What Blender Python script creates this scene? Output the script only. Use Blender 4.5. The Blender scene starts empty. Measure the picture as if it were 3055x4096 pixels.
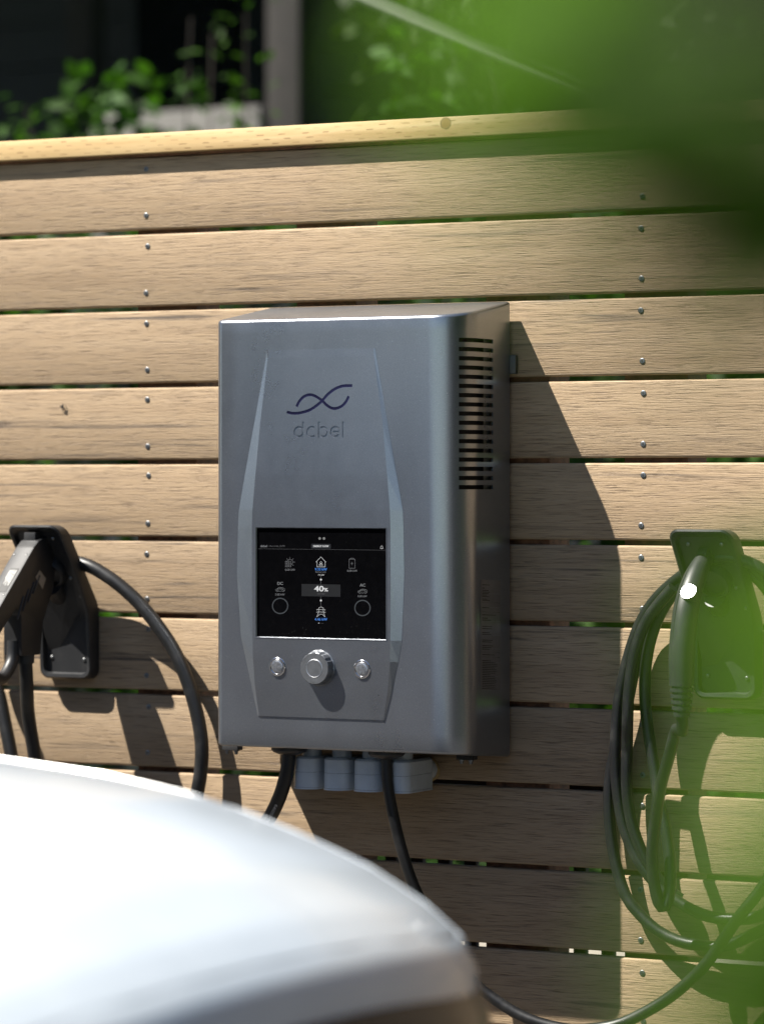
import bpy, bmesh, math, random
from mathutils import Vector, Matrix, Quaternion

random.seed(11)
SC = bpy.context.scene
COL = SC.collection
R = math.radians

# ------------------------------------------------------------------ camera
TH = R(28.1); FPX = 14000.0; EYE = 1.25; DIST = 6.6
sT, cT = math.sin(TH), math.cos(TH)
CAM = (DIST * sT, -DIST * cT)
cd = bpy.data.cameras.new('camera'); cam = bpy.data.objects.new('camera', cd); COL.objects.link(cam)
cam.location = (CAM[0], CAM[1], EYE); cam.rotation_euler = (R(90), 0, TH)
cd.sensor_fit = 'VERTICAL'; cd.sensor_height = 36; cd.lens = FPX / 4096 * 36
cd.shift_y = -108 / 4096
cd.clip_start = 0.05; cd.clip_end = 500
cd.dof.use_dof = True; cd.dof.focus_distance = 6.34; cd.dof.aperture_fstop = 2.55
SC.camera = cam

# ------------------------------------------------------------------ sky, sun, exposure
SUN = Vector((1.25, 1.0, -2.38)).normalized()            # the way sunlight travels
w = bpy.data.worlds.new('World'); SC.world = w; w.use_nodes = True
nt = w.node_tree; bg = nt.nodes['Background']
sky = nt.nodes.new('ShaderNodeTexSky'); sky.sky_type = 'NISHITA'; sky.sun_disc = False; sky.air_density = .8; sky.dust_density = .4
sky.sun_elevation = math.asin(-SUN.z); sky.sun_rotation = math.atan2(-SUN.x, -SUN.y)
nt.links.new(sky.outputs[0], bg.inputs[0]); bg.inputs[1].default_value = 0.05
sd = bpy.data.lights.new('sun', 'SUN'); sd.energy = 5.0; sd.angle = R(0.5); sd.color = (1.0, 0.95, 0.87)
sun = bpy.data.objects.new('sun', sd); COL.objects.link(sun); sun.location = (-4, -4, 9)
sun.rotation_euler = SUN.to_track_quat('-Z', 'Y').to_euler()
vs = SC.view_settings; vs.view_transform = 'Standard'; vs.look = 'None'; vs.gamma = 1.0
vs.use_curve_mapping = False; vs.exposure = 1.45
SC.render.engine = 'CYCLES'
cy = SC.cycles; cy.use_denoising = True; cy.max_bounces = 6; cy.sample_clamp_indirect = 6.0
cy.caustics_reflective = False; cy.caustics_refractive = False

# ------------------------------------------------------------------ surveying: picture sight-line met with a real plane
def at(px, py, Y=0.0):
    u = (px - 1527.5) / FPX; v = (1940 - py) / FPX
    t = (Y - CAM[1]) / (cT + u * sT)
    return Vector((CAM[0] + t * (-sT + u * cT), Y, EYE + t * v))

# ------------------------------------------------------------------ material helpers
class NG:
    def __init__(s, name):
        s.m = bpy.data.materials.new(name); s.m.use_nodes = True
        s.t = s.m.node_tree; s.b = s.t.nodes['Principled BSDF']
    def n(s, typ, **kw):
        nd = s.t.nodes.new('ShaderNode' + typ)
        for k, v in kw.items():
            if k in nd.inputs.keys(): s.set(nd, k, v)
            else: setattr(nd, k, v)
        return nd
    def set(s, nd, k, v):
        i = nd.inputs[k]
        if hasattr(v, 'bl_idname') or isinstance(v, bpy.types.NodeSocket): s.t.links.new(v, i)
        else: i.default_value = v
    def P(s, **kw):
        for k, v in kw.items(): s.set(s.b, k.replace('_', ' '), v)
    def math(s, op, a, b=None, c=None, clamp=False):
        nd = s.t.nodes.new('ShaderNodeMath'); nd.operation = op; nd.use_clamp = clamp
        for i, v in enumerate((a, b, c)):
            if v is None: continue
            if isinstance(v, bpy.types.NodeSocket): s.t.links.new(v, nd.inputs[i])
            else: nd.inputs[i].default_value = v
        return nd.outputs[0]
    def mix(s, f, a, b, mode='MIX'):
        nd = s.t.nodes.new('ShaderNodeMix'); nd.data_type = 'RGBA'; nd.blend_type = mode
        for i, v in ((0, f), (6, a), (7, b)):
            if isinstance(v, bpy.types.NodeSocket): s.t.links.new(v, nd.inputs[i])
            else: nd.inputs[i].default_value = v if i == 0 else (v[0], v[1], v[2], 1)
        return nd.outputs[2]
    def ramp(s, f, *stops):
        nd = s.t.nodes.new('ShaderNodeValToRGB'); s.t.links.new(f, nd.inputs[0])
        el = nd.color_ramp.elements
        while len(el) < len(stops): el.new(0.5)
        for e, (p, c) in zip(el, stops):
            e.position = p; e.color = (c, c, c, 1) if not isinstance(c, tuple) else (*c, 1)
        return nd.outputs[0]
    def coords(s, scale=(1, 1, 1), rnd=True, kind='Object', rot=(0, 0, 0)):
        tc = s.n('TexCoord'); v = tc.outputs[kind]
        if rnd:
            oi = s.n('ObjectInfo'); add = s.n('VectorMath', operation='ADD')
            sc = s.n('VectorMath', operation='SCALE'); s.t.links.new(oi.outputs['Location'], sc.inputs[0]); sc.inputs['Scale'].default_value = 37.3
            s.t.links.new(v, add.inputs[0]); s.t.links.new(sc.outputs[0], add.inputs[1]); v = add.outputs[0]
        mp = s.n('Mapping'); s.t.links.new(v, mp.inputs[0]); mp.inputs['Scale'].default_value = scale; mp.inputs['Rotation'].default_value = rot
        return mp.outputs[0]
    def noise(s, vec, scale, detail=3, rough=.5, dist=0.0):
        nd = s.n('TexNoise'); s.t.links.new(vec, nd.inputs['Vector'])
        nd.inputs['Scale'].default_value = scale; nd.inputs['Detail'].default_value = detail
        nd.inputs['Roughness'].default_value = rough; nd.inputs['Distortion'].default_value = dist
        return nd.outputs[0]
    def bump(s, h, strength=.5, dist=.001, prev=None):
        nd = s.n('Bump'); s.t.links.new(h, nd.inputs['Height'])
        nd.inputs['Strength'].default_value = strength; nd.inputs['Distance'].default_value = dist
        if prev is not None: s.t.links.new(prev, nd.inputs['Normal'])
        return nd.outputs[0]

def plain(name, col, rough=.5, metal=0.0, var=.12, scale=40, bump=0.0, coat=0.0, spec=.5):
    g = NG(name); v = g.coords(rnd=True)
    n1 = g.noise(v, scale, 4, .6)
    f = g.ramp(n1, (.3, 1 - var), (.7, 1 + var * .6))
    c = g.mix(1.0, col, f, 'MULTIPLY')
    g.P(Base_Color=c, Metallic=metal)
    g.b.inputs['Specular IOR Level'].default_value = spec
    g.b.inputs['Coat Weight'].default_value = coat
    r = g.math('MULTIPLY_ADD', n1, .16, rough - .08, True); g.P(Roughness=r)
    if bump: g.P(Normal=g.bump(g.noise(v, scale * 12, 3, .6), .6, bump))
    return g.m

def mat_board():
    g = NG('composite_deck_board')
    base = g.coords((1, 1, 1))
    # embossed wood grain: many short ridges running along the board
    warp = g.noise(g.coords((6, 6, 22)), 1.0, 2, .5)
    wv = g.n('CombineXYZ')
    sep = g.n('SeparateXYZ'); g.t.links.new(base, sep.inputs[0])
    zz = g.math('MULTIPLY_ADD', warp, .0045, sep.outputs[2])
    g.t.links.new(g.math('MULTIPLY', sep.outputs[0], 17.0), wv.inputs[0])
    g.t.links.new(g.math('MULTIPLY', sep.outputs[1], 24.0), wv.inputs[1])
    g.t.links.new(g.math('MULTIPLY', zz, 720.0), wv.inputs[2])
    grain = g.noise(wv.outputs[0], 1.0, 3, .62, .18)
    ridge = g.ramp(grain, (.30, 0.0), (.47, .75), (.62, 1.0))
    wv2 = g.n('CombineXYZ')
    g.t.links.new(g.math('MULTIPLY', sep.outputs[0], 90.0), wv2.inputs[0])
    g.t.links.new(g.math('MULTIPLY', sep.outputs[1], 90.0), wv2.inputs[1])
    g.t.links.new(g.math('MULTIPLY', zz, 700.0), wv2.inputs[2])
    fine = g.noise(wv2.outputs[0], 1.0, 1, .6)
    # dark streaks in the colour of the composite
    st = g.noise(g.coords((2.6, 2, 75)), 1.0, 3.5, .6, .3)
    st2 = g.noise(g.coords((1.3, 1.3, 9)), 1.0, 2.5, .55)
    streak = g.math('MULTIPLY', g.ramp(st, (.57, 0.0), (.70, 1.0)), g.ramp(st2, (.40, 0.0), (.60, 1.0)))
    tone = g.noise(g.coords((1.1, 1.1, 26)), 1.0, 3, .55)
    c0 = g.ramp(tone, (.25, (.325, .226, .134)), (.5, (.392, .280, .170)), (.78, (.446, .328, .208)))
    c1 = g.mix(g.math('MULTIPLY', streak, .85), c0, (.070, .056, .048))
    c2 = g.mix(g.ramp(grain, (.30, .70), (.46, 0.0)), c1, (.085, .052, .032))
    oi = g.n('ObjectInfo')
    rnd = g.math('MULTIPLY_ADD', oi.outputs['Random'], .20, .80)
    c3 = g.mix(1.0, c2, g.ramp(rnd, (0, 0.0), (1, 1.0)), 'MULTIPLY')
    g.P(Base_Color=c3, Roughness=.62)
    g.b.inputs['Specular IOR Level'].default_value = .35
    b1 = g.bump(ridge, .9, .0008)
    b2 = g.bump(fine, .5, .0004, b1)
    g.P(Normal=b2)
    return g.m

def mat_lumber():
    g = NG('cedar_cap_lumber')
    v = g.coords((1, 1, 1), rnd=False)
    gr = g.noise(g.coords((3, 30, 45), rnd=False), 1.0, 4, .55, .6)
    c = g.ramp(gr, (.25, (.47, .31, .135)), (.5, (.58, .41, .20)), (.75, (.66, .50, .27)))
    sep = g.n('SeparateXYZ'); g.t.links.new(v, sep.inputs[0])
    # rows of short incising cuts left by the pressure treatment
    row = g.math('MULTIPLY', sep.outputs[2], 118.0)
    rid = g.math('FLOOR', row); rf = g.math('FRACT', row)
    jit = g.math('FRACT', g.math('MULTIPLY', rid, .377))
    nj = g.noise(g.coords((9, 9, 120), rnd=False), 1.0, 1, .5)
    xs = g.math('ADD', g.math('MULTIPLY_ADD', sep.outputs[0], 21.0, jit), g.math('MULTIPLY', nj, .7))
    xf = g.math('FRACT', xs)
    dash = g.math('MULTIPLY', g.math('LESS_THAN', xf, .30), g.math('LESS_THAN', g.math('ABSOLUTE', g.math('SUBTRACT', rf, .5)), .13))
    faint = g.noise(g.coords((14, 14, 60), rnd=False), 1.0, 2, .5)
    dash = g.math('MULTIPLY', dash, g.ramp(faint, (.36, .05), (.60, .60)))
    c = g.mix(dash, c, (.19, .09, .028))
    # one knot
    kx = g.math('SUBTRACT', sep.outputs[0], KNOT[0]); kz = g.math('SUBTRACT', sep.outputs[2], KNOT[1])
    kd = g.math('SQRT', g.math('ADD', g.math('MULTIPLY', kx, kx), g.math('MULTIPLY', kz, kz)))
    kn = g.math('MULTIPLY_ADD', g.noise(v, 160, 3), .006, g.math('SUBTRACT', kd, .003))
    c = g.mix(g.ramp(g.math('MULTIPLY', kn, 60.0), (.45, 1.0), (.75, 0.0)), c, (.30, .17, .06))
    ring = g.math('MULTIPLY', g.ramp(g.math('MULTIPLY', kn, 60.0), (.50, 0.0), (.60, 1.0)), g.ramp(g.math('MULTIPLY', kn, 60.0), (.62, 1.0), (.72, 0.0)))
    c = g.mix(g.math('MULTIPLY', ring, .8), c, (.10, .05, .018))
    g.P(Base_Color=c, Roughness=.6)
    b = g.bump(gr, .35, .0012); b = g.bump(g.math('SUBTRACT', 1.0, dash), .6, .0008, b)
    g.P(Normal=b)
    return g.m

def mat_metal_paint():
    g = NG('graphite_metallic_paint')
    v = g.coords((1, 1, 1), rnd=False)
    vo = g.n('TexVoronoi'); g.t.links.new(v, vo.inputs['Vector']); vo.inputs['Scale'].default_value = 900
    fl = g.ramp(vo.outputs['Color'], (.0, .86), (.93, 1.05), (1.0, 1.75))
    soft = g.noise(v, 5, 2, .5)
    sf = g.ramp(soft, (.3, .96), (.7, 1.04))
    c = g.mix(1.0, (.292, .314, .354), fl, 'MULTIPLY'); c = g.mix(1.0, c, sf, 'MULTIPLY')
    g.P(Base_Color=c, Metallic=.90, Roughness=g.math('MULTIPLY_ADD', g.noise(v, 40, 3), .06, g.math('MULTIPLY_ADD', g.noise(g.coords((7, 7, 2.2), rnd=False), 1.0, 4, .6), .16, .19)))
    g.b.inputs['Coat Weight'].default_value = .12; g.b.inputs['Coat Roughness'].default_value = .25
    g.P(Normal=g.bump(vo.outputs['Color'], .10, .0004))
    return g.m

def mat_rubber(name='black_rubber', col=(.012, .0125, .013), rough=.42):
    g = NG(name); v = g.coords((1, 1, 1))
    n1 = g.noise(v, 22, 4, .6)
    dust = g.ramp(n1, (.52, 0.0), (.75, .55))
    c = g.mix(dust, col, (.034, .033, .032))
    g.P(Base_Color=c, Roughness=g.math('MULTIPLY_ADD', n1, .25, rough - .12, True))
    g.P(Normal=g.bump(g.noise(v, 500, 2), .25, .0004))
    return g.m

def mat_leaf(name, col, back, trans=.45, var=.35):
    g = NG(name)
    oi = g.n('ObjectInfo'); tc = g.n('TexCoord')
    n1 = g.noise(tc.outputs['Object'], 2.3, 3)
    gm = g.n('NewGeometry')
    f = g.ramp(gm.outputs['Random Per Island'], (0, 1 - var), (1, 1 + var))
    c = g.mix(1.0, g.mix(g.ramp(n1, (.35, 0.0), (.7, 1.0)), col, back), f, 'MULTIPLY')
    g.P(Base_Color=c, Roughness=.6)
    g.b.inputs['Specular IOR Level'].default_value = .18
    tr = g.n('BsdfTranslucent'); g.t.links.new(g.mix(1.0, c, (1.25, 1.5, .55), 'MULTIPLY'), tr.inputs[0])
    mx = g.n('MixShader'); mx.inputs[0].default_value = trans
    g.t.links.new(g.b.outputs[0], mx.inputs[1]); g.t.links.new(tr.outputs[0], mx.inputs[2])
    out = [n for n in g.t.nodes if n.type == 'OUTPUT_MATERIAL'][0]
    g.t.links.new(mx.outputs[0], out.inputs[0])
    return g.m

def mat_emit(name, col, e):
    g = NG(name); g.P(Base_Color=(.01, .01, .01, 1), Emission_Color=(*col, 1), Emission_Strength=e, Roughness=.3)
    return g.m

M = {}
KNOT = (at(1780, 492).x, at(1780, 492, -.02).z)
M['board'] = mat_board()
M['paint'] = mat_metal_paint()
M['rubber'] = mat_rubber('black_rubber', (.0065, .0068, .0072), .42)
M['plastic'] = mat_rubber('black_moulded_plastic', (.017, .0175, .019), .44)
M['steel'] = plain('bright_steel', (.22, .225, .23), .45, 1.0, .15, 300)
M['steel_dark'] = plain('dark_steel_recess', (.10, .10, .10), .5, .8)
M['chrome'] = plain('polished_chrome', (.80, .81, .83), .12, 1.0, .06, 60)
M['brushed'] = plain('brushed_aluminium', (.66, .67, .69), .34, 1.0, .2, 250)
M['conduit'] = plain('grey_conduit_pvc', (.55, .61, .67), .24, 0, .08, 30, .0001)
M['postwood'] = plain('red_brown_fence_post', (.22, .10, .05), .75, 0, .5, 60, .001)
M['void'] = plain('dark_inside', (.012, .012, .013), .8)
M['glass'] = plain('black_display_glass', (.002, .002, .0024), .12, 0, .2, 90, spec=.08)
M['logo'] = plain('polished_indigo_inlay', (.045, .042, .12), .22, .85, .1)
M['sticker'] = plain('grey_rating_sticker', (.26, .26, .26), .5, .8)
M['lit_vent_end'] = plain('grey_lit_vent_end', (.16, .17, .17), .5)  # paler grey, painted for the lit ends of the vent slots
M['ink'] = plain('black_ink', (.008, .008, .008), .6)
M['foam'] = plain('tan_sealing_foam', (.42, .30, .14), .9, 0, .4, 90, .002)

# ------------------------------------------------------------------ geometry helpers
class MB:
    def __init__(s): s.v = []; s.f = []
    def add(s, vs, fs):
        k = len(s.v); s.v += [tuple(p) for p in vs]; s.f += [tuple(i + k for i in f) for f in fs]; return s
    def box(s, a, b, bev=0.0):
        (x0, y0, z0), (x1, y1, z1) = a, b
        if bev <= 0:
            return s.add([(x0,y0,z0),(x1,y0,z0),(x1,y1,z0),(x0,y1,z0),(x0,y0,z1),(x1,y0,z1),(x1,y1,z1),(x0,y1,z1)],
                         [(3,2,1,0),(4,5,6,7),(0,1,5,4),(1,2,6,5),(2,3,7,6),(3,0,4,7)])
        bm = bmesh.new(); bmesh.ops.create_cube(bm, size=1)
        for v in bm.verts: v.co = Vector(((x0+x1)/2 + v.co.x*(x1-x0), (y0+y1)/2 + v.co.y*(y1-y0), (z0+z1)/2 + v.co.z*(z1-z0)))
        bmesh.ops.bevel(bm, geom=bm.edges[:], offset=bev, segments=2, profile=.6, affect='EDGES')
        return s.bm(bm)
    def bm(s, bm):
        bm.verts.index_update(); bm.verts.ensure_lookup_table()
        s.add([v.co for v in bm.verts], [[v.index for v in f.verts] for f in bm.faces]); bm.free(); return s
    def tube(s, pts, r, seg=14, cap=True):
        pts = [Vector(p) for p in pts]; n = len(pts)
        rr = r if isinstance(r, (list, tuple)) else [r] * n
        T = [(pts[min(i+1, n-1)] - pts[max(i-1, 0)]).normalized() for i in range(n)]
        up = Vector((0, 0, 1)) if abs(T[0].z) < .9 else Vector((1, 0, 0))
        N = T[0].cross(up).normalized(); vs = []; fs = []
        for i in range(n):
            if i: N = (T[i-1].rotation_difference(T[i]) @ N); N = (N - T[i] * N.dot(T[i])).normalized()
            B = T[i].cross(N)
            for k in range(seg):
                a = 2 * math.pi * k / seg
                vs.append(pts[i] + (N * math.cos(a) + B * math.sin(a)) * rr[i])
        for i in range(n-1):
            for k in range(seg):
                k2 = (k+1) % seg; fs.append((i*seg+k, i*seg+k2, (i+1)*seg+k2, (i+1)*seg+k))
        if cap: fs.append(tuple(range(seg))[::-1]); fs.append(tuple((n-1)*seg+k for k in range(seg)))
        return s.add(vs, fs)
    def lathe(s, prof, o, axis, seg=32, notch=None):
        """prof: (distance along axis, radius)"""
        o = Vector(o); ax = Vector(axis).normalized()
        up = Vector((0, 0, 1)) if abs(ax.z) < .9 else Vector((1, 0, 0))
        e1 = ax.cross(up).normalized(); e2 = ax.cross(e1); vs = []; fs = []
        for j, (h, r) in enumerate(prof):
            for k in range(seg):
                a = 2 * math.pi * k / seg; q = r * (notch(k, j) if notch else 1)
                vs.append(o + ax * h + (e1 * math.cos(a) + e2 * math.sin(a)) * q)
        for j in range(len(prof)-1):
            for k in range(seg):
                k2 = (k+1) % seg; fs.append((j*seg+k, j*seg+k2, (j+1)*seg+k2, (j+1)*seg+k))
        fs.append(tuple(range(seg))[::-1]); fs.append(tuple((len(prof)-1)*seg+k for k in range(seg)))
        return s.add(vs, fs)
    def build(s, name, mat, parent=None, sharp=35, loc=None, smooth=True):
        me = bpy.data.meshes.new(name); v = s.v
        if loc is not None: v = [tuple(Vector(p) - Vector(loc)) for p in v]
        me.from_pydata(v, [], s.f); me.validate()
        bm = bmesh.new(); bm.from_mesh(me); bmesh.ops.recalc_face_normals(bm, faces=bm.faces[:]); bm.to_mesh(me); bm.free()
        return link(name, me, mat, parent, sharp, loc, smooth)

def link(name, me, mat, parent=None, sharp=35, loc=None, smooth=True):
    if smooth and len(me.polygons):
        me.polygons.foreach_set('use_smooth', [True] * len(me.polygons))
        me.set_sharp_from_angle(angle=R(sharp))
    if mat: me.materials.append(M[mat] if isinstance(mat, str) else mat)
    o = bpy.data.objects.new(name, me); COL.objects.link(o)
    if loc is not None: o.location = loc
    if parent:
        o.parent = parent
        if loc is not None: o.location = Vector(loc) - wloc(parent)
        else: o.location = -wloc(parent)
    return o

def wloc(o):
    p = Vector((0, 0, 0))
    while o is not None: p = p + o.location; o = o.parent
    return p

def thing(name, label, cat, loc, group=None):
    o = bpy.data.objects.new(name, None); COL.objects.link(o); o.location = loc; o.empty_display_size = .1
    return tag(o, label, cat, group)
def tag(o, label=None, cat=None, group=None, kind=None):
    if label: o['label'] = label
    if cat: o['category'] = cat
    if group: o['group'] = group
    if kind: o['kind'] = kind
    return o
def copy_tree(o, parent=None):
    c = o.copy(); COL.objects.link(c); c.parent = parent
    for ch in list(o.children): copy_tree(ch, c)
    return c

def smooth_path(pts, step=.015):
    P = [Vector(p) for p in pts]; out = []
    E = [P[0]*2 - P[1]] + P + [P[-1]*2 - P[-2]]
    for i in range(1, len(E)-2):
        p0, p1, p2, p3 = E[i-1:i+3]; n = max(2, int((p2-p1).length / step))
        for k in range(n):
            t = k / n
            out.append(.5 * ((2*p1) + (p2-p0)*t + (2*p0-5*p1+4*p2-p3)*t*t + (3*p1-p0-3*p2+p3)*t**3))
    out.append(P[-1]); return out

def prism_x(poly, x0, x1, bev=.003):
    """poly of (y, z), extruded along x, edges eased"""
    bm = bmesh.new(); vs = [bm.verts.new((x0, y, z)) for y, z in poly]; f = bm.faces.new(vs)
    r = bmesh.ops.extrude_face_region(bm, geom=[f]); nv = [g for g in r['geom'] if isinstance(g, bmesh.types.BMVert)]
    for v in nv: v.co.x = x1
    bmesh.ops.recalc_face_normals(bm, faces=bm.faces[:])
    if bev: bmesh.ops.bevel(bm, geom=bm.edges[:], offset=bev, segments=2, profile=.6, affect='EDGES', clamp_overlap=True)
    return bm

# ================================================================== the setting
def sheet(name, x0, x1, y0, y1, z, mat):
    o = MB().add([(x0,y0,z),(x1,y0,z),(x1,y1,z),(x0,y1,z)], [(0,1,2,3)]).build(name, mat, smooth=False); tag(o, kind='structure'); return o
M['drive'] = plain('grey_asphalt_drive', (.055, .052, .049), .85, 0, .2, 3, .002)
M['paving'] = plain('cream_paving', (.25, .225, .185), .8, 0, .15, 4, .002)
M['lawn'] = plain('mown_grass', (.07, .145, .022), .9, 0, .45, 8, .01)
sheet('ground', -150, 150, -150, 150, -.008, 'lawn')
sheet('driveway', -14, 9, -13, .25, -.004, 'drive')
M['added_mirror_ground'] = plain('added_pale_ground', (.52, .51, .485), .85, 0, .12, 2, .002)
sheet('added_mirror_ground', -60, 60, -14, -6.6, 0.0, 'added_mirror_ground')  # unseen pale strip, added to brighten the streak mirrored in the charger's bend
sheet('terrace_paving', -9, 5, .254, 3.4, -.004, 'paving')

# ---- added tree line, unseen behind the photographer (it darkens what the metal mirrors)
def added_treeline_leaves():
    mb = MB()
    def clump(ang, dist, h, wd, n):
        for k in range(n):
            a = R(ang + random.gauss(0, wd)); rr = dist + random.gauss(0, .9)
            z = h*random.random()**.85; c = Vector((-math.sin(a)*rr, -math.cos(a)*rr, z)); s_ = random.uniform(.35, .75)
            e1 = Vector((random.gauss(0, 1), random.gauss(0, 1), random.gauss(0, 1))).normalized(); e2 = e1.cross(Vector((random.gauss(0, 1), random.gauss(0, 1), random.gauss(0, 1)))).normalized()
            mb.add([c - e1*s_, c - e2*s_*.6, c + e1*s_, c + e2*s_*.6], [(0,1,2,3)])
    for a in (32, 36, 40, 44, 48): clump(a, 17, 15, 1.7, 1400)
    for a in (-40, -48, -56, -64, -72, -80, -88): clump(a, 14, 9.0, 3.5, 700)
    for a in (76, 83, 90): clump(a, 14, 9.0, 2.5, 800)
    return mb
# ================================================================== the fence
PITCH = .150; BH = .1405; BT = .025; ZT0 = 1.740 + PITCH      # top of the uppermost board
fence = thing('wooden_fence', 'horizontal brown composite board fence with pale lumber cap rail', 'fence', (0, 0, 0))
def board_mesh(L=6.6, h=BH, t=BT, r=.0042):
    prof = []
    for (cy_, cz_, a0) in ((-t + r, h - r, 90), (-t + r, r, 180), (-r, r, 270), (-r, h - r, 0)):
        for k in range(4):
            a = R(a0 + 30 * k); prof.append((cy_ + r * math.cos(a), cz_ + r * math.sin(a)))
    n = len(prof); mb = MB()
    vs = [(x, y, z) for x in (-L/2, L/2) for y, z in prof]
    fs = [(k, (k+1) % n, n + (k+1) % n, n + k) for k in range(n)] + [tuple(range(n))[::-1], tuple(range(n, 2*n))]
    mb.add(vs, fs)
    return mb
bmesh_data = None
NB = 12
for i in range(NB):
    zt = ZT0 - i * PITCH
    loc = (-.05 + random.uniform(-.1, .1), 0, zt - BH)
    if bmesh_data is None:
        b = board_mesh().build('board', 'board', fence, 30); b.location = loc; bmesh_data = b.data
    else:
        b = bpy.data.objects.new('board', bmesh_data); COL.objects.link(b); b.parent = fence; b.location = loc
# the boards' face lies at y = -BT; shift so that the face is the y = 0 plane
for o in fence.children: o.location.y = BT
for x0, x1 in ((-2.62, -2.49), (-1.58, -1.45), (-.558, -.423), (-.20, -.07), (.205, .336), (.487, .613), (1.52, 1.65), (2.55, 2.68)):
    MB().box((x0, BT + .0015, 0), (x1, BT + .09, 1.885), .003).build('post', 'postwood', fence, loc=((x0+x1)/2, BT + .045, 0))
KNOT = (at(1780, 492, -.02).x, at(1780, 492, -.02).z)
M['cap'] = mat_lumber()
capz = at(1000, 510, -.018).z
cap = MB().box((-3.4, -.0175, capz - .0385), (3.3, .12, capz), .003).build('cap_rail', 'cap', fence)
tag(cap, 'yellow lumber cap rail with rows of small cuts and one knot')
MB().box((-3.36, .004, 1.8925), (3.26, .088, capz - .0388), .0).build('cap_packer', 'postwood', fence)

# screws: domed washers with a square drive
def screw_mesh():
    mb = MB().lathe([(0, .0054), (.0006, .0054), (.0012, .0047), (.0013, .0034)], (0, 0, 0), (0, -1, 0), 18)
    o = mb.build('screw', 'steel', fence, 40); return o
def drive_mesh(o):
    d = MB().box((-.0017, -.0018, -.0017), (.0017, -.0010, .0017)).build('screw_drive', 'steel_dark', o, smooth=False); d.location = (0, 0, 0); return d
s0 = None
for xc in (-.5196, .5340, -1.555, 1.58):
    for i in range(NB):
        zt = ZT0 - i * PITCH
        for dz in (.0235, BH - .026):
            loc = (xc + random.uniform(-.003, .003), -.0002, zt - dz + random.uniform(-.002, .002))
            if s0 is None:
                s0 = screw_mesh(); d0 = drive_mesh(s0); s = s0
            else:
                s = s0.copy(); COL.objects.link(s); d = d0.copy(); COL.objects.link(d); d.parent = s
            s.location = loc; s.rotation_euler.y = random.uniform(0, 1.5)
# ================================================================== charging unit
unit = thing('charging_unit', 'graphite metallic wall charging unit with display, knob and side vents', 'charger', (0, -.1, .75))
YF, YR = -.21, -.015
XC, RB = .2066, .068          # where the right-hand bend starts, its radius
def plan():
    pts = [(-.240, YR), (-.240, -.08), (-.240, -.15)]
    r = .016
    for k in range(7):
        a = R(180 + 15 * k); pts.append((-.240 + r + r * math.cos(a), YF + r + r * math.sin(a)))
    for k in range(1, 12): pts.append((-.224 + (XC + .224) * k / 12, YF))
    for k in range(0, 31): a = R(3 * k); pts.append((XC + RB * math.sin(a), YF + RB - RB * math.cos(a)))
    for k in range(1, 25): pts.append((XC + RB, YF + RB + (YR - YF - RB) * k / 24))
    return pts
def pix_x(x, y):
    dx, dy = x - CAM[0], y - CAM[1]; return 1527.5 + FPX * (cT*dx + sT*dy) / (-sT*dx + cT*dy)
PL = plan(); NP = len(PL); I0 = NP - 55                                    # index of the bend's start
zt = lambda y: 1.5565 + (1.5885 - 1.5565) * (y - YF) / (YR - YF)
zb = lambda y: .7645 - (.7645 - .7485) * (y - YF) / (YR - YF)
slots = [(1.516 - i * .01663 - .0078, 1.516 - i * .01663) for i in range(17)]
zl = sorted([.80, .86, .93, 1.0, 1.07, 1.13, 1.19] + [z for s in slots for z in s] + [1.53])
def offset(pts, d):
    out = []
    for i, p in enumerate(pts):
        a = Vector(pts[max(i-1, 0)]); b = Vector(pts[min(i+1, len(pts)-1)]); t = (b - a).normalized()
        out.append((p[0] - t.y * d, p[1] + t.x * d))
    return out
mb = MB(); rows = []
ER = .0065
def row(pts, zf): 
    k = len(mb.v); mb.v += [(x, y, zf(y)) for x, y in pts]; rows.append(k)
for k in range(4, 0, -1):                    # bottom edge rounding
    a = R(90 * k / 4); row(offset(PL, ER * (1 - math.cos(a))), lambda y, a=a: zb(y) + ER * (1 - math.sin(a)))
row(PL, lambda y: zb(y) + ER); nb_ = len(rows)
for z in zl: row(PL, lambda y, z=z: z)
row(PL, lambda y: zt(y) - ER)
for k in range(1, 5):
    a = R(90 * k / 4); row(offset(PL, ER * (1 - math.cos(a))), lambda y, a=a: zt(y) - ER * (1 - math.sin(a)))
SA = min(range(I0, NP), key=lambda i: abs(pix_x(*PL[i]) - 1836)); SB = min(range(I0, NP), key=lambda i: abs(pix_x(*PL[i]) - 1973))
for j in range(len(rows) - 1):
    z0, z1 = mb.v[rows[j] + SA][2], mb.v[rows[j+1] + SA][2]
    hole = any(abs(z0 - a) < 1e-5 and abs(z1 - b) < 1e-5 for a, b in slots)
    for i in range(NP - 1):
        if hole and SA <= i < SB: continue
        mb.f.append((rows[j] + i, rows[j] + i + 1, rows[j+1] + i + 1, rows[j+1] + i))
mb.f.append(tuple(rows[-1] + i for i in range(NP)))          # sloping lid
mb.f.append(tuple(rows[0] + i for i in range(NP))[::-1])
inn = offset(PL, .0035)
for a, b in slots:                           # slot edges have the thickness of the sheet
    k = len(mb.v)
    for i in range(SA, SB + 1):
        mb.v += [(*PL[i], a), (*inn[i], a), (*inn[i], b), (*PL[i], b)]
    n = SB - SA
    for q in range(n):
        c = k + q * 4
        mb.f += [(c, c+4, c+5, c+1), (c+2, c+6, c+7, c+3)]
    mb.f += [(k, k+1, k+2, k+3), (k+n*4+3, k+n*4+2, k+n*4+1, k+n*4)]
def build_keep(mb, name, mat, parent, sharp):
    me = bpy.data.meshes.new(name); me.from_pydata(mb.v, [], mb.f); me.validate()
    return link(name, me, mat, parent, sharp)
tag(build_keep(mb, 'housing', 'paint', unit, 40))
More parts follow.
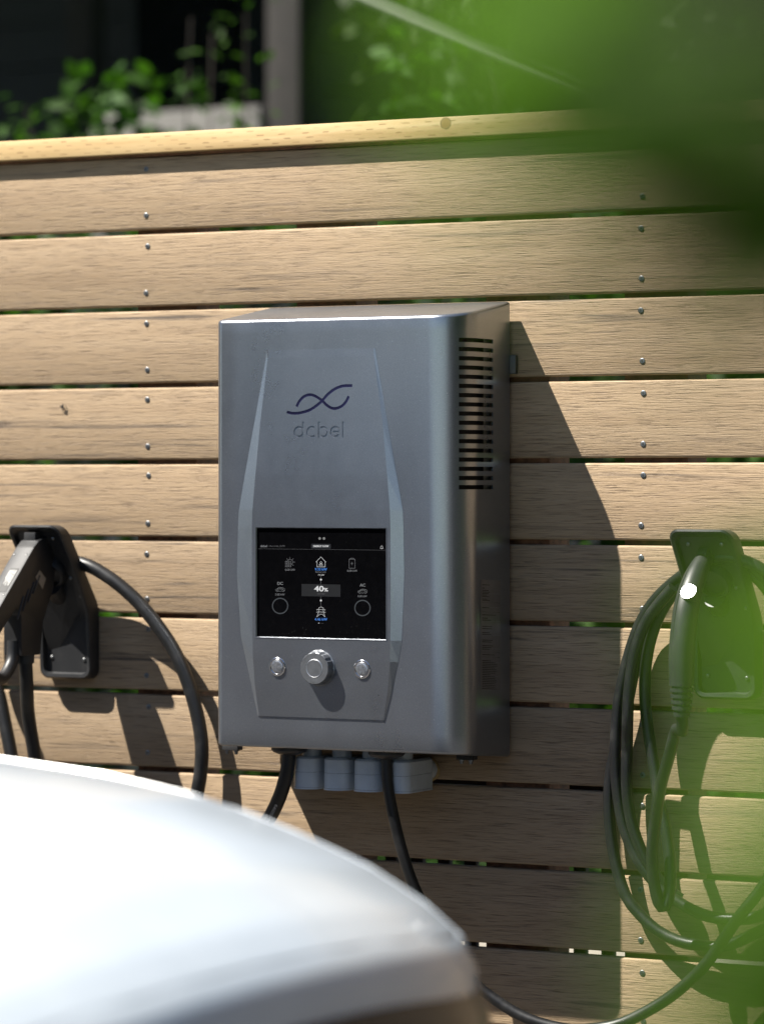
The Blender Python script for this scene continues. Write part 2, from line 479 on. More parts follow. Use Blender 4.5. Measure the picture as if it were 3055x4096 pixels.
# dark chassis seen through the vents, with a paler strip painting the lit slot ends
mb = MB(); ch = offset(PL, .022)
k = len(mb.v)
for i in range(SA - 4, SB + 7): mb.v += [(*ch[min(i, NP-1)], 1.22), (*ch[min(i, NP-1)], 1.535)]
for i in range(SB - SA + 10): mb.f.append((2*i, 2*i+2, 2*i+3, 2*i+1))
build_keep(mb, 'inner_chassis', 'void', unit, 30)
mb = MB(); ch = offset(PL, .012); k = 0
for i in range(SB - 3, SB + 3): mb.v += [(*ch[i], 1.232), (*ch[i], 1.53)]
for i in range(5): mb.f.append((2*i, 2*i+2, 2*i+3, 2*i+1))
build_keep(mb, 'vent_lit_ends', 'lit_vent_end', unit, 30)
# back plate and wall hooks
MB().box((-.20, -.0145, .80), (.22, -.002, 1.50), .002).build('back_plate', 'void', unit)
MB().box((.2205, -.014, 1.455), (.286, -.003, 1.49), .002).build('wall_hook', 'steel_dark', unit)

# raised front panel (stations: height in the picture, outer-left, inner-left, inner-right, outer-right, rise)
ST = [(1397, 1066, 1074, 1494, 1499, .0010), (1430, 1064, 1071, 1496, 1505, .0016), (1700, 1016, 1040, 1530, 1551, .0046),
      (1900, 980, 1022, 1548, 1586, .0072), (2040, 957, 1010, 1559, 1611, .0084), (2107, 953, 1008, 1561, 1614, .0086),
      (2300, 949, 1008, 1562, 1617, .0086), (2556, 965, 1010, 1561, 1607, .0086), (2640, 983, 1012, 1559, 1594, .0076),
      (2760, 1008, 1021, 1550, 1567, .0050), (2872, 1032, 1036, 1534, 1538, .0022)]
SX0, SX1 = at(1023, 2330, -.2186).x, at(1545, 2330, -.2186).x
SZ1, SZ0 = at(1280, 2110, -.2186).z, at(1280, 2556, -.2186).z
bm = bmesh.new(); G = []
for k, (py, ol, il, ir, orr, h) in enumerate(ST):
    z = at(1280, py, YF - h).z
    if py == 2107: z = SZ1
    if py == 2556: z = SZ0
    yo = YF - .0004
    xs = [(at(ol, py, YF).x, yo), (at(il, py, YF - h).x, YF - h)]
    xs += [(SX0, YF - h), (SX1, YF - h)]
    xs += [(at(ir, py, YF - h).x, YF - h), (at(orr, py, YF).x, yo)]
    # above and below the display its side lines run parallel to the panel's own edge
    if not (2107 <= py <= 2556):
        a, b = xs[1][0], xs[4][0]; xs[2] = (a + (b - a) * .06, YF - h); xs[3] = (b - (b - a) * .06, YF - h)
    G.append([bm.verts.new((x, y, z)) for x, y in xs])
for k in range(len(G) - 1):
    for i in range(5):
        if i == 2 and 2107 <= ST[k][0] < 2556: continue
        bm.faces.new((G[k][i], G[k+1][i], G[k+1][i+1], G[k][i+1]))
# display pocket
ks = [k for k, s in enumerate(ST) if 2107 <= s[0] <= 2556]
rim = [G[k][2] for k in ks] + [G[k][3] for k in reversed(ks)]
PD = .0045
low = [bm.verts.new((v.co.x, YF - .0086 + PD, v.co.z)) for v in rim]
n = len(rim)
for i in range(n): bm.faces.new((rim[i], rim[(i+1) % n], low[(i+1) % n], low[i]))
bm.faces.new(low)
# closed back
ring = [g[0] for g in G] + [G[-1][i] for i in range(1, 6)] + [g[5] for g in reversed(G[:-1])] + [G[0][i] for i in range(4, 0, -1)]
bk = [bm.verts.new((v.co.x, YF + .004, v.co.z)) for v in ring]; n = len(ring)
for i in range(n): bm.faces.new((ring[i], ring[(i+1) % n], bk[(i+1) % n], bk[i]))
bm.faces.new(bk[::-1])
bmesh.ops.recalc_face_normals(bm, faces=bm.faces[:])
me = bpy.data.meshes.new('front_panel'); bm.to_mesh(me); bm.free()
panel = link('front_panel', me, 'paint', unit, 3)

def panel_y(py):
    for a, b in zip(ST, ST[1:]):
        if a[0] <= py <= b[0]:
            t = (py - a[0]) / (b[0] - a[0]); return YF - (a[5] + (b[5] - a[5]) * t)
    return YF
def onp(px, py, out=0.0):
    y = panel_y(py) - out; return at(px, py, y)
# engraved emblem and lettering
def L(zx, zy): return (1100 + zx / 4.13, 1480 + zy / 4.13)
em = [[(195,695),(300,715),(420,706),(560,666),(680,592),(785,500),(870,402),(990,312),(1120,264),(1275,258)],
      [(358,606),(400,520),(480,437),(585,408),(680,440),(785,512),(850,578),(930,628),(1010,634),(1110,590),(1180,510),(1216,432)]]
def ribbon(mb, pts, wdt, y0, y1):
    """flat strip following pts on the panel, from depth y0 (outside) to y1 (inside) relative to the panel"""
    P = smooth_path(pts, .004); n = len(P); k = len(mb.v)
    for i, p in enumerate(P):
        t = P[min(i+1, n-1)] - P[max(i-1, 0)]; t.y = 0; t.normalize(); nn = Vector((-t.z, 0, t.x)) * wdt / 2
        for sgn in (1, -1):
            q = p + nn * sgn
            mb.v += [(q.x, q.y + y0, q.z), (q.x, q.y + y1, q.z)]
    for i in range(n-1):
        a = k + 4*i; b = a + 4
        mb.f += [(a, b, b+2, a+2), (a+1, a+3, b+3, b+1), (a, a+1, b+1, b), (a+2, b+2, b+3, a+3)]
    mb.f += [(k, k+2, k+3, k+1), (k+4*(n-1), k+4*(n-1)+1, k+4*(n-1)+3, k+4*(n-1)+2)]
def arc(cx, cy_, r, a0, a1, n=14): return [(cx + r * math.cos(R(a0 + (a1-a0)*i/n)), cy_ + r * 1.12 * math.sin(R(a0 + (a1-a0)*i/n))) for i in range(n+1)]
letters = [arc(395,1022,70,0,360,24), [(465,852),(465,1116)], arc(606,1022,72,-48,-312,20), [(727,852),(727,1116)], arc(797,1022,70,0,360,24),
           arc(995,1020,70,35,360,22), [(930,1022),(1066,1022)], [(1125,852),(1125,1116)]]
cut_ok = True
cutters = []
for st in em + letters:
    mb = MB(); wdt = .0052 if st in em else .0040
    ribbon(mb, [onp(*L(*p)) for p in st], wdt, -.004, .0011)
    cutters.append(mb)
pv0 = len(panel.data.vertices)
for mb in cutters:
    c = mb.build('cutter', None); md = panel.modifiers.new('cut', 'BOOLEAN'); md.object = c; md.operation = 'DIFFERENCE'; md.solver = 'EXACT'; md.use_self = True
    bpy.context.view_layer.update()
    dg = bpy.context.evaluated_depsgraph_get(); nm = bpy.data.meshes.new_from_object(panel.evaluated_get(dg))
    panel.modifiers.clear()
    if len(nm.polygons) > 20 and len(nm.vertices) >= len(panel.data.vertices): panel.data = nm
    bpy.data.objects.remove(c)
panel.data.polygons.foreach_set('use_smooth', [False] * len(panel.data.polygons))
mb = MB()
for st in em: ribbon(mb, [onp(*L(*p)) for p in st], .0051, .0008, .0014)
e = mb.build('emblem_inlay', 'logo', unit, smooth=False); tag(e, 'indigo engraved emblem of two crossing curves')

# ---- display
bz = MB()
def rect(i, y): return [(SX0 + i, y, SZ0 + i), (SX1 - i, y, SZ0 + i), (SX1 - i, y, SZ1 - i), (SX0 + i, y, SZ1 - i)]
for r_ in (rect(-.0006, YF - .0092), rect(.0004, YF - .0092), rect(.0020, YF - .0064)): bz.v += r_
for j in range(2):
    for i in range(4): bz.f.append((4*j+i, 4*j+(i+1) % 4, 4*j+4+(i+1) % 4, 4*j+4+i))
build_keep(bz, 'display_bezel', 'paint', unit, 20)
YS = YF - .0086 + PD - .0012
scr = MB().box((SX0 + .0012, YS, SZ0 + .0012), (SX1 - .0012, YS + .0010, SZ1 - .0012)).build('display_screen', 'glass', unit, smooth=False)
tag(scr, 'black touch display showing energy flow icons')
YU = YS - .0004
def D(zx, zy, y=YU): return at(1000 + zx / 2.898, 2080 + zy / 2.898, y)
UI = {}
def ui(col): return UI.setdefault(col, MB())
def line(col, pts, wd=3.2, closed=False):
    mb = ui(col); P = [D(*p) for p in pts]; wdt = wd / 2.898 / 2190
    if closed: P = P + [P[0]]
    for a, b in zip(P, P[1:]):
        t = (b - a); t.normalize(); n_ = Vector((-t.z, 0, t.x)) * wdt / 2; e_ = t * wdt * .5
        mb.add([a - e_ + n_, b + e_ + n_, b + e_ - n_, a - e_ - n_], [(0, 1, 2, 3)])
def circ(cx, cy_, r, a0=0, a1=360, n=36, ry=None): return [(cx + r * math.cos(R(a0+(a1-a0)*i/n)), cy_ + (ry or r) * math.sin(R(a0+(a1-a0)*i/n))) for i in range(n+1)]
def disc(col, cx, cy_, r):
    mb = ui(col); mb.add([D(*p) for p in circ(cx, cy_, r, n=20)[:-1]], [tuple(range(20))])
def text_mesh(txt):
    cu = bpy.data.curves.new('t', 'FONT'); cu.body = txt; cu.resolution_u = 3
    o = bpy.data.objects.new('t', cu); COL.objects.link(o); bpy.context.view_layer.update()
    me = bpy.data.meshes.new_from_object(o.evaluated_get(bpy.context.evaluated_depsgraph_get()))
    v = [p.co.copy() for p in me.vertices]; f = [tuple(p.vertices) for p in me.polygons]
    bpy.data.objects.remove(o); bpy.data.curves.remove(cu); bpy.data.meshes.remove(me)
    return v, f
def text(col, txt, x0, x1, ytop, ybot, y=None, bold=0):
    v, f = text_mesh(txt); mnx = min(p.x for p in v); mxx = max(p.x for p in v); mny = min(p.y for p in v); mxy = max(p.y for p in v)
    for ox in ([0] if not bold else [-bold, 0, bold]):
        pts = [D(x0 + ox + (p.x-mnx)/(mxx-mnx)*(x1-x0), ybot + (p.y-mny)/(mxy-mny)*(ytop-ybot), YU - .00004 * (ox + 2)) for p in v]
        ui(col).add(pts, f)
W_, GR, DG, BL, PN = 'white', 'grey', 'dim', 'blue', 'panel'
disc('lens', 808, 214, 15); disc('lens', 857, 214, 15)
text(GR, 'dcbel', 122, 198, 290, 314, bold=1); line(DG, [(211, 290), (211, 314)], 2)
text(DG, 'Wed, 16 Feb, 3:55 PM', 224, 404, 293, 315)
ui('tab').add([D(x, y, YU + .0001) for x, y in ((710, 276), (936, 279), (936, 332), (710, 329))], [(0,1,2,3)])
text(W_, 'ENERGY FLOW', 735, 911, 292, 314, bold=1)
line(DG, [(96, 333), (1570, 350)], 2.2)
line(W_, [(1509, 328), (1514, 312), (1518, 303), (1525, 299), (1532, 303), (1537, 312), (1542, 328)], 3, True); line(W_, [(1521, 334), (1529, 334)], 3)
# solar icon
for x in (412, 433, 454, 475): line(GR, [(x, 478), (x, 543)], 3.2)
for y in (478, 500, 522, 543): line(GR, [(412, y), (475, y)], 3.2)
line(GR, circ(464, 488, 32, 190, 420, 20), 3.2)
for a in (-90, -132, -48, 0, 45): line(GR, [(464 + 40*math.cos(R(a)), 488 + 40*math.sin(R(a))), (464 + 56*math.cos(R(a)), 488 + 56*math.sin(R(a)))], 3.2)
text(GR, '0.00 kW', 408, 522, 565, 588)
# house icon
line(W_, [(767, 485), (822, 428), (878, 487), (870, 487), (870, 543), (776, 543), (776, 485)], 4, True)
line(W_, circ(822, 495, 12, n=16), 3.2); line(W_, [(802, 524), (806, 514), (815, 510), (829, 510), (838, 514), (842, 524)], 3.2, True)
text(BL, '9.33 kW', 754, 892, 556, 586, bold=1)
text(GR, 'Backup Load', 760, 879, 595, 614); text(W_, '7.6 kW', 790, 862, 627, 645)
# battery icon
line(GR, [(1148, 455), (1216, 455), (1216, 559), (1148, 559)], 3.2, True); line(GR, [(1163, 454), (1163, 444), (1201, 444), (1201, 454)], 3.2)
line(GR, [(1184, 487), (1172, 506), (1190, 503), (1179, 520)], 3); text(GR, '0.00 kW', 1126, 1242, 577, 600)
# spine
line(GR, [(822, 650), (822, 745)], 2.5); disc(W_, 822, 691, 11)
ui(PN).add([D(x, y, YU + .0001) for x, y in ((598, 741), (1048, 749), (1048, 891), (598, 882))], [(0,1,2,3)])
text(W_, '40', 746, 852, 764, 828, bold=3); text(W_, '%', 858, 903, 788, 829, bold=2)
text(DG, 'GRID FREE', 779, 868, 849, 865)
line(GR, [(822, 888), (822, 998)], 2.5); disc(W_, 822, 933, 11)
# pylon icon
line(W_, [(776, 1122), (797, 1060), (797, 1018), (822, 1007), (850, 1020), (850, 1062), (869, 1124)], 3.4)
line(W_, [(774, 1047), (776, 1036), (871, 1040), (871, 1048)], 3.2); line(W_, [(774, 1074), (776, 1066), (871, 1068), (871, 1076)], 3.2)
line(W_, [(776, 1122), (808, 1092), (838, 1092), (869, 1124)], 3.2)
text(BL, '4.46 kW', 750, 894, 1136, 1166, bold=1)
disc(W_, 797, 1196, 5)
for x in (815, 831, 848): disc(DG, x, 1198, 3)
for dx, dy, nm in ((0, 0, 'DC'), (953, 20, 'AC')):
    text(GR, nm, 319 + dx, 383 + dx, 718 + dy, 752 + dy, bold=1)
    car_ = [(299, 822), (298, 806), (312, 800), (330, 785), (352, 781), (378, 785), (398, 792), (402, 806), (402, 822)]
    line(GR, [(x + dx, y + dy) for x, y in car_], 3.2); line(GR, [(336 + dx, 826 + dy), (364 + dx, 826 + dy)], 3.2)
    for cx in (318, 384): line(GR, circ(cx + dx, 819 + dy, 11, n=14), 3.2)
    line(GR, [(322 + dx, 800 + dy), (340 + dx, 789 + dy), (376 + dx, 792 + dy), (382 + dx, 800 + dy)], 2.5, True)
    text(GR, '0.00 kW', 294 + dx, 402 + dx, 852 + dy, 875 + dy)
    line('ring', circ(350 + dx, 996 + dy * 1.2, 88, n=48), 13)
# dust and finger marks low on the glass
for k in range(46):
    x = random.choice((random.uniform(110, 1550), random.gauss(1170, 60), random.gauss(640, 90))); y = random.choice((random.uniform(1230, 1350), random.gauss(1305, 14), random.uniform(150, 270) if k % 3 == 0 else 1300))
    if 100 < x < 1560: disc('dust', x, y, random.uniform(.8, 2.4))
EM = {'white': ((.80, .80, .80), .33), 'grey': ((.55, .56, .58), .13), 'dim': ((.5, .5, .52), .07), 'blue': ((.06, .24, .75), .32),
      'panel': ((.10, .12, .17), .011), 'tab': ((.10, .12, .17), .03), 'ring': ((.42, .46, .50), .055), 'lens': ((.6, .6, .58), .12), 'dust': ((.6, .6, .6), .05)}
NAMES = {'white': 'white_readout', 'grey': 'grey_readout', 'dim': 'dim_readout', 'blue': 'blue_readout', 'panel': 'readout_tile', 'tab': 'readout_tab', 'ring': 'charge_ring', 'lens': 'sensor_window', 'dust': 'dust_speck'}
for k, mb in UI.items():
    M['ui_' + k] = mat_emit('display_' + k, *EM[k])
    o = build_keep(mb, NAMES[k], 'ui_' + k, scr, 1)
    o.location = -wloc(scr)
    for p in o.data.polygons: p.use_smooth = False

# ---- knob
kc = at(1276, 2672, panel_y(2672)); ky = kc.y
def kn(k, j): return .955 if (k % 6 in (0, 1)) and 2 <= j <= 5 else 1.0
knob = MB().lathe([(-.002, .0335), (.0012, .0335), (.0022, .0318), (.0026, .0318), (.0150, .0300), (.0172, .0292), (.0178, .0282)], kc, (0, -1, 0), 72, kn).build('control_knob', 'paint', unit, 30)
M['knobdark'] = plain('satin_graphite', (.20, .21, .225), .38, .75, .1, 80)
knob.data.materials[0] = M['knobdark']
MB().lathe([(.0170, .0170), (.0180, .0170), (.0184, .0162), (.0181, .0155)], kc, (0, -1, 0), 48).build('knob_cap', 'brushed', knob, 20).location = -wloc(knob)
MB().lathe([(.0175, .0152), (.01835, .0152)], kc, (0, -1, 0), 48).build('knob_face', 'knobdark', knob, 20).location = -wloc(knob)
# ---- push buttons
for px, py in ((1110, 2667), (1448, 2677)):
    c = at(px, py, panel_y(py))
    b = MB().lathe([(-.002, .0172), (.0012, .0172), (.0020, .0162), (.0020, .0135), (.0002, .0118), (.0002, .0112)], c, (0, -1, 0), 40).build('push_button', 'chrome', unit, 30)
    o = MB().lathe([(.0004, .0112), (.0016, .0110), (.0020, .0098), (.0019, .0080)], c, (0, -1, 0), 40).build('button_ring', 'brushed', b, 30); o.location = -wloc(b)
    mb = MB()
    for k in range(8):
        a0 = R(45*k + 3); a1 = R(45*k + 42); am = (a0 + a1) / 2; r = .0079
        p = [Vector((c.x, c.y - .0023, c.z))] + [Vector((c.x + r*math.cos(a), c.y - .0019 - .0009*(k % 2), c.z + r*math.sin(a))) for a in (a0, am, a1)]
        mb.add(p, [(0, 1, 2), (0, 2, 3)])
    mb.add([Vector((c.x + .0082*math.cos(R(a)), c.y - .0017, c.z + .0082*math.sin(R(a)))) for a in range(0, 360, 15)], [tuple(range(24))])
    o = build_keep(mb, 'button_face', 'brushed', b, 1); o.location = -wloc(b)
# ---- rating sticker on the side, with rows of print too small to read
def side(px, py, out=.0006):
    for i in range(I0, NP - 1):
        a_, b_ = pix_x(*PL[i]), pix_x(*PL[i+1])
        if a_ <= px <= b_ or i == NP - 2:
            t = (px - a_)/(b_ - a_); x = PL[i][0] + (PL[i+1][0]-PL[i][0])*t; y = PL[i][1] + (PL[i+1][1]-PL[i][1])*t
            tx, ty = PL[i+1][0]-PL[i][0], PL[i+1][1]-PL[i][1]; break
    l = math.hypot(tx, ty); d = -sT*(x - CAM[0]) + cT*(y - CAM[1]); z = EYE + d * (1940 - py) / FPX
    return Vector((x + ty/l*out, y - tx/l*out, z))
def side_patch(mb, x0, x1, y0, y1, out, n=5, sk=0.0):
    k = len(mb.v)
    for i in range(n+1):
        px = x0 + (x1-x0)*i/n
        mb.v += [tuple(side(px - sk*(y0-2315)/450*13, y0 + (px-1920)*.06, out)), tuple(side(px - sk*(y1-2315)/450*13, y1 + (px-1920)*.03, out))]
    for i in range(n): mb.f.append((k+2*i, k+2*i+2, k+2*i+3, k+2*i+1))
mb = MB()
for q in range(8): side_patch(mb, 1921, 1999, 2318 + q*55, 2318 + (q+1)*55, .0005, 6, 0)
st = build_keep(mb, 'rating_sticker', 'sticker', unit, 60)
mb = MB()
rowsz = [(2337,30),(2350,10),(2359,26),(2366,30),(2372,26),(2378,18),(2384,28),(2394,20),(2399,30),(2428,28),(2457,56),(2470,22),(2478,36),(2503,40),(2512,40),(2528,30),(2535,36),(2558,42),(2565,38),(2580,44),(2587,36),(2594,30),(2616,50)] + [(2640 + 7*k, random.choice((60, 58, 52, 34))) for k in range(17)]
for y, wd in rowsz: side_patch(mb, 1926, 1926 + wd, y, y + 3.2, .0008, 4, 0)
for y in (2408, 2446, 2607, 2626): side_patch(mb, 1924, 1996, y, y + 1.2, .0008, 5, 0)
o = build_keep(mb, 'small_print', 'ink', st, 60); o.location = -wloc(st)
# ---- glands, brackets and bolts under the housing
for px, py in ((1158, 3026), (1546, 3040)):
    c = at(px, py, -.15); c.z = zb(-.15)
    MB().lathe([(-.004, .034), (.003, .034), (.007, .030), (.010, .022), (.012, .0175)], c, (0, 0, -1), 32).build('cable_gland', 'plastic', unit, 40)
for px, py in ((930, 2996), (1866, 3036)):
    c = at(px, py, -.10); c.z = zb(-.10)
    b = MB().box((c.x - .017, c.y - .010, c.z - .008), (c.x + .017, c.y + .010, c.z + .003), .001).build('earth_bracket', 'void', unit)
    for dx in (-.0095, .0095):
        o = MB().lathe([(.006, .0052), (.010, .0052), (.0105, .0038), (.015, .0034), (.016, .0022)], (c.x + dx, c.y - .002, c.z), (0, 0, -1), 12).build('bolt', 'steel', b, 40); o.location = -wloc(b)

# ================================================================== conduit bodies
def conduit(x, z1, label, long_side):
    t = thing('conduit_box', label, 'conduit', (x, -.085, z1 - .062), 'conduit boxes under the charger')
    w2 = .0265; yf = -.142; yb = -.034
    def slab(z0, z1_, g, name, zr=.0):
        mb = MB(); pts = []
        for k in range(13):
            a = R(180 + 15*k); pts.append((x + (w2 + g) * math.cos(a) * (1.0), yf + .020 + (.020 + g) * math.sin(a)))
        for k in range(7):
            a = R(15*k); pts.append((x + (w2 + g) - .006 + .006*math.cos(a), yb - .006 + .006*math.sin(a)))
        for k in range(7):
            a = R(90 + 15*k); pts.append((x - (w2 + g) + .006 + .006*math.cos(a), yb - .006 + .006*math.sin(a)))
        n = len(pts); e = .004
        def ins(p): return (x + (p[0]-x)*(1 - e/w2), (yf+yb)/2 + (p[1]-(yf+yb)/2)*(1 - e/.054))
        rings = [(pts, z0), (pts, z1_ - e), ([ins(p) for p in pts], z1_)] if zr else [(pts, z0), (pts, z1_)]
        for P_, z in rings: mb.v += [(a, b, z) for a, b in P_]
        for j in range(len(rings)-1):
            for i in range(n): mb.f.append((j*n+i, j*n+(i+1) % n, (j+1)*n+(i+1) % n, (j+1)*n+i))
        mb.f += [tuple(range(n))[::-1], tuple((len(rings)-1)*n+i for i in range(n))]
        return mb.build(name, 'conduit', t, 40)
    slab(z1 - .0285, z1, 0, 'body', 1)
    slab(z1 - .0570, z1 - .0290, .0003, 'lower_body')
    slab(z1 - .0605, z1 - .0573, .0012, 'cover_plate')
    MB().lathe([(0, .0185), (.03, .0185)], (x, -.105, z1 - .002), (0, 0, 1), 28).build('hub', 'conduit', t, 40)
    MB().lathe([(0, .0200), (.0335, .0200)], (x, -.0345, z1 - .026), (0, 1, 0), 28).build('wall_hub', 'conduit', t, 40)
    if long_side: MB().lathe([(0, .022), (.006, .0225 + .0)], (x, -.0065, z1 - .026), (0, 1, 0), 17, lambda k, j: random.uniform(.96, 1.12)).build('sealing_foam', 'foam', t, 60)
cx4 = at(1574, 3100, -.142).x
for k in range(4):
    lab = ('grey conduit box under the charger beside the left cable gland', 'grey conduit box under the charger, second from its left', 'grey conduit box under the charger, third from its left',
           'grey conduit box under the charger behind the right-hand cable, rightmost')[k]
    conduit(cx4 - (3 - k) * .0640, .7440, lab, k == 3)

# ================================================================== holsters
HZ0, HZ1 = .868, 1.172
def holster(x0, label):
    """x0 = left side of the holster"""
    W2 = .1215; xc = x0 + W2 / 2
    t = thing('plug_holster', label, 'holster', (xc, -.02, HZ0), 'plug holsters on the fence')
    # front profile (z -> y) and back profile; the head leans out from the wall
    def front(z):
        u = (z - HZ0) / (HZ1 - HZ0)
        return -.030 - .006 * min(1, u / .42) - .116 * max(0, (u - .42) / .58) ** 1.15
    zs = [HZ0 + (HZ1 - HZ0) * k / 16 for k in range(17)]
    def back(z):
        return -.001 if z < 1.010 else -.001 - (z - 1.010) / (HZ1 - 1.010) * .118
    bm = bmesh.new()
    def outline(inset, r):
        """rounded outline in (x, z)"""
        o = []; a, b, c, d = x0 + inset, x0 + W2 - inset, HZ0 + inset, HZ1 - inset
        nz = 10
        for (cx, cz, a0) in ((b - r, c + r, -90), (b - r, d - r, 0), (a + r, d - r, 90), (a + r, c + r, 180)):
            for k in range(6): o.append((cx + r*math.cos(R(a0 + 18*k)), cz + r*math.sin(R(a0 + 18*k))))
            if a0 in (0,): 
                pass
        # extra points along the tall sides
        out = []
        for i, p in enumerate(o):
            out.append(p); q = o[(i+1) % len(o)]
            if abs(q[1] - p[1]) > .05:
                for k in range(1, 14): out.append((p[0] + (q[0]-p[0])*k/14, p[1] + (q[1]-p[1])*k/14))
        return out
    mb = MB()
    ol = outline(0, .020); n = len(ol)
    oi1 = outline(.0035, .018); oi2 = outline(.0095, .014); oi3 = outline(.0125, .012)
    def lay(o, yf): mb.v += [(x, yf(z), z) for x, z in o]
    lay(ol, lambda z: max(back(z), front(z) + .006)); lay(ol, lambda z: front(z) + .004); lay(oi1, front); lay(oi2, lambda z: front(z) + .001); lay(oi3, lambda z: front(z) + .011)
    for j in range(4):
        for i in range(n): mb.f.append((j*n+i, j*n+(i+1) % n, (j+1)*n+(i+1) % n, (j+1)*n+i))
    # face inside the rim, as horizontal strips
    top = 4*n
    zz = [HZ0 + .0125 + (HZ1 - HZ0 - .025) * k / 14 for k in range(15)]
    mb2 = MB()
    for z in zz: mb2.v += [(x0 + .006, front(z) + .0112, z), (x0 + W2 - .006, front(z) + .0112, z)]
    for k in range(14): mb2.f.append((2*k, 2*k+1, 2*k+3, 2*k+2))
    build_keep(mb2, 'face', 'plastic', t, 30)
    mb.f.append(tuple(range(n)))
    mb.build('shell', 'plastic', t, 50)
    # inner face plate outline, screws and emblem
    for (u, v) in ((.24, .915), (.76, .915), (.80, .66), (.88, .54), (.20, .135), (.82, .125)):
        x = x0 + W2*u; z = HZ0 + (HZ1-HZ0)*v
        MB().lathe([(-.004, .0040), (.001, .0040), (.0022, .0030), (.0026, .0012)], (x, front(z) + .0112, z), (0, -1, -.2), 14).build('screw', 'steel', t, 40)
    # socket the plug parks in
    ax = Vector((0, -.80, -.60))
    so = Vector((xc, front(1.085) + .014, 1.085))
    MB().lathe([(0, .034), (.012, .034), (.020, .031), (.020, .026), (.008, .026)], so, ax, 32).build('socket', 'plastic', t, 40)
    mb = MB(); pts = []
    for st in em:
        mb_p = [Vector((x0 + W2*(.30 + .5*(p[0]-190)/1090), front(.985) + .0100, .985 + .024 - (p[1]-258)/460*.030)) for p in st]
        P = smooth_path(mb_p, .004); mb.tube(P, .0009, 6)
    mb.build('emblem', 'plastic', t, 60)
    # hook behind the head that carries the cable
    MB().tube([(xc, -.004, 1.03), (xc, -.055, 1.035), (xc, -.075, 1.05)], .020, 16).build('hook', 'plastic', t, 40)
    return t
HL, HR = -.7520, .6470
holster(HL, 'black plug holster left of the charger with a wide connector parked')
holster(HR, 'black plug holster right of the charger with a round-handled plug parked')

# ================================================================== left connector and its cable
lc = thing('charging_cable', 'thick black charging cable with blocky connector left of the charger', 'cable', (-.69, -.15, .92), 'charging cables')
bodyp = [(-.112,1.150),(-.150,1.143),(-.168,1.130),(-.290,1.012),(-.352,.952),(-.322,.932),(-.262,.985),(-.228,1.012),(-.212,1.000),(-.210,.9215),(-.145,.9205),(-.135,.985),(-.098,1.050),(-.092,1.090)]
MB().bm(prism_x(bodyp, -.714, -.672, .0035)).build('connector_body', 'plastic', lc, 40)
MB().bm(prism_x([(-.150,1.158),(-.120,1.158),(-.108,1.135),(-.150,1.135)], -.708, -.682, .002)).build('latch', 'plastic', lc, 40)
MB().tube(smooth_path([(-.693,-.330,.950),(-.693,-.318,.915),(-.693,-.285,.888),(-.693,-.245,.880),(-.693,-.212,.912),(-.693,-.207,.950)], .01), .0125, 12).build('grip_loop', 'plastic', lc, 40)
# side ribs and the small plate
for k in range(4):
    y = -.150 - .018*k
    MB().tube([(-.6712, y, 1.075 - .013*k), (-.6712, y - .022, 1.040 - .016*k)], .0018, 8).build('rib', 'plastic', lc, 40)
MB().bm(prism_x([(-.150,1.085),(-.128,1.068),(-.140,1.048),(-.165,1.072)], -.6715, -.6708, 0)).build('blank_plate', 'sticker', lc, smooth=False)
# nameplate on the sunny top edge
def edge(u, x, o): 
    a = Vector((0, -.176, 1.1223)); b = Vector((0, -.290, 1.012)); p = a + (b - a)*u; nn = Vector((0, -.695, .719)).normalized(); p = p + nn*o; p.x = x; return p
mb = MB().add([edge(.30,-.698,.0006), edge(.70,-.698,.0006), edge(.70,-.678,.0006), edge(.30,-.678,.0006)], [(0,1,2,3)])
pl = build_keep(mb, 'nameplate', 'ink', lc, 1)
mb = MB()
for k in range(7):
    x = -.6965 + .0026*k; u1 = .66 - random.uniform(0, .22)
    mb.add([edge(.33,x,.0010), edge(u1,x,.0010), edge(u1,x+.0010,.0010), edge(.33,x+.0010,.0010)], [(0,1,2,3)])
M['print'] = plain('pale_print', (.55, .55, .53), .6)
o = build_keep(mb, 'nameplate_print', 'print', pl, 1); o.location = -wloc(pl)
for u, x in ((.06,-.708),(.06,-.680),(.74,-.708),(.74,-.680)):
    p = edge(u, x, -.001); MB().lathe([(0,.003),(.0016,.003),(.002,.002)], p, (0,-.655,.756), 10).build('screw', 'steel_dark', lc)
RC1 = .0134
MB().lathe([(0,.017),(.02,.0185),(.045,.0175)], (-.690,-.172,.950), (0,0,-1), 20).build('strain_relief', 'plastic', lc, 40)
A = lambda L_, y: [at(px, py, yy if yy is not None else y) for px, py, *r in L_ for yy in [r[0] if r else None]]
p1 = [Vector((-.690,-.172,.925)), Vector((-.691,-.165,.86)), at(113,2850,-.140), at(135,2990,-.125), at(165,3150,-.11), at(230,3330,-.09), at(330,3420,-.07)]
MB().tube(smooth_path(p1), RC1).build('cable', 'rubber', lc, 60)
p2 = [at(330,3420,-.05), at(180,3300,-.055), at(70,3100,-.060), at(35,2960,-.055), at(0,2790,-.045), at(-40,2650,-.035), at(-40,2450,-.030), at(40,2310,-.035), at(180,2240,-.050), at(330,2255,-.058), at(430,2305,-.055), at(530,2385,-.05),
      at(610,2475,-.045), at(690,2590,-.042), at(745,2710,-.040), at(785,2840,-.038), at(806,2960,-.037), at(806,3060,-.037), at(792,3160,-.038), at(760,3300,-.04), at(700,3430,-.045), at(560,3500,-.05), at(330,3420,-.055)]
MB().tube(smooth_path(p2), RC1).build('cable', 'rubber', lc, 60)
c = at(1158, 3026, -.15); 
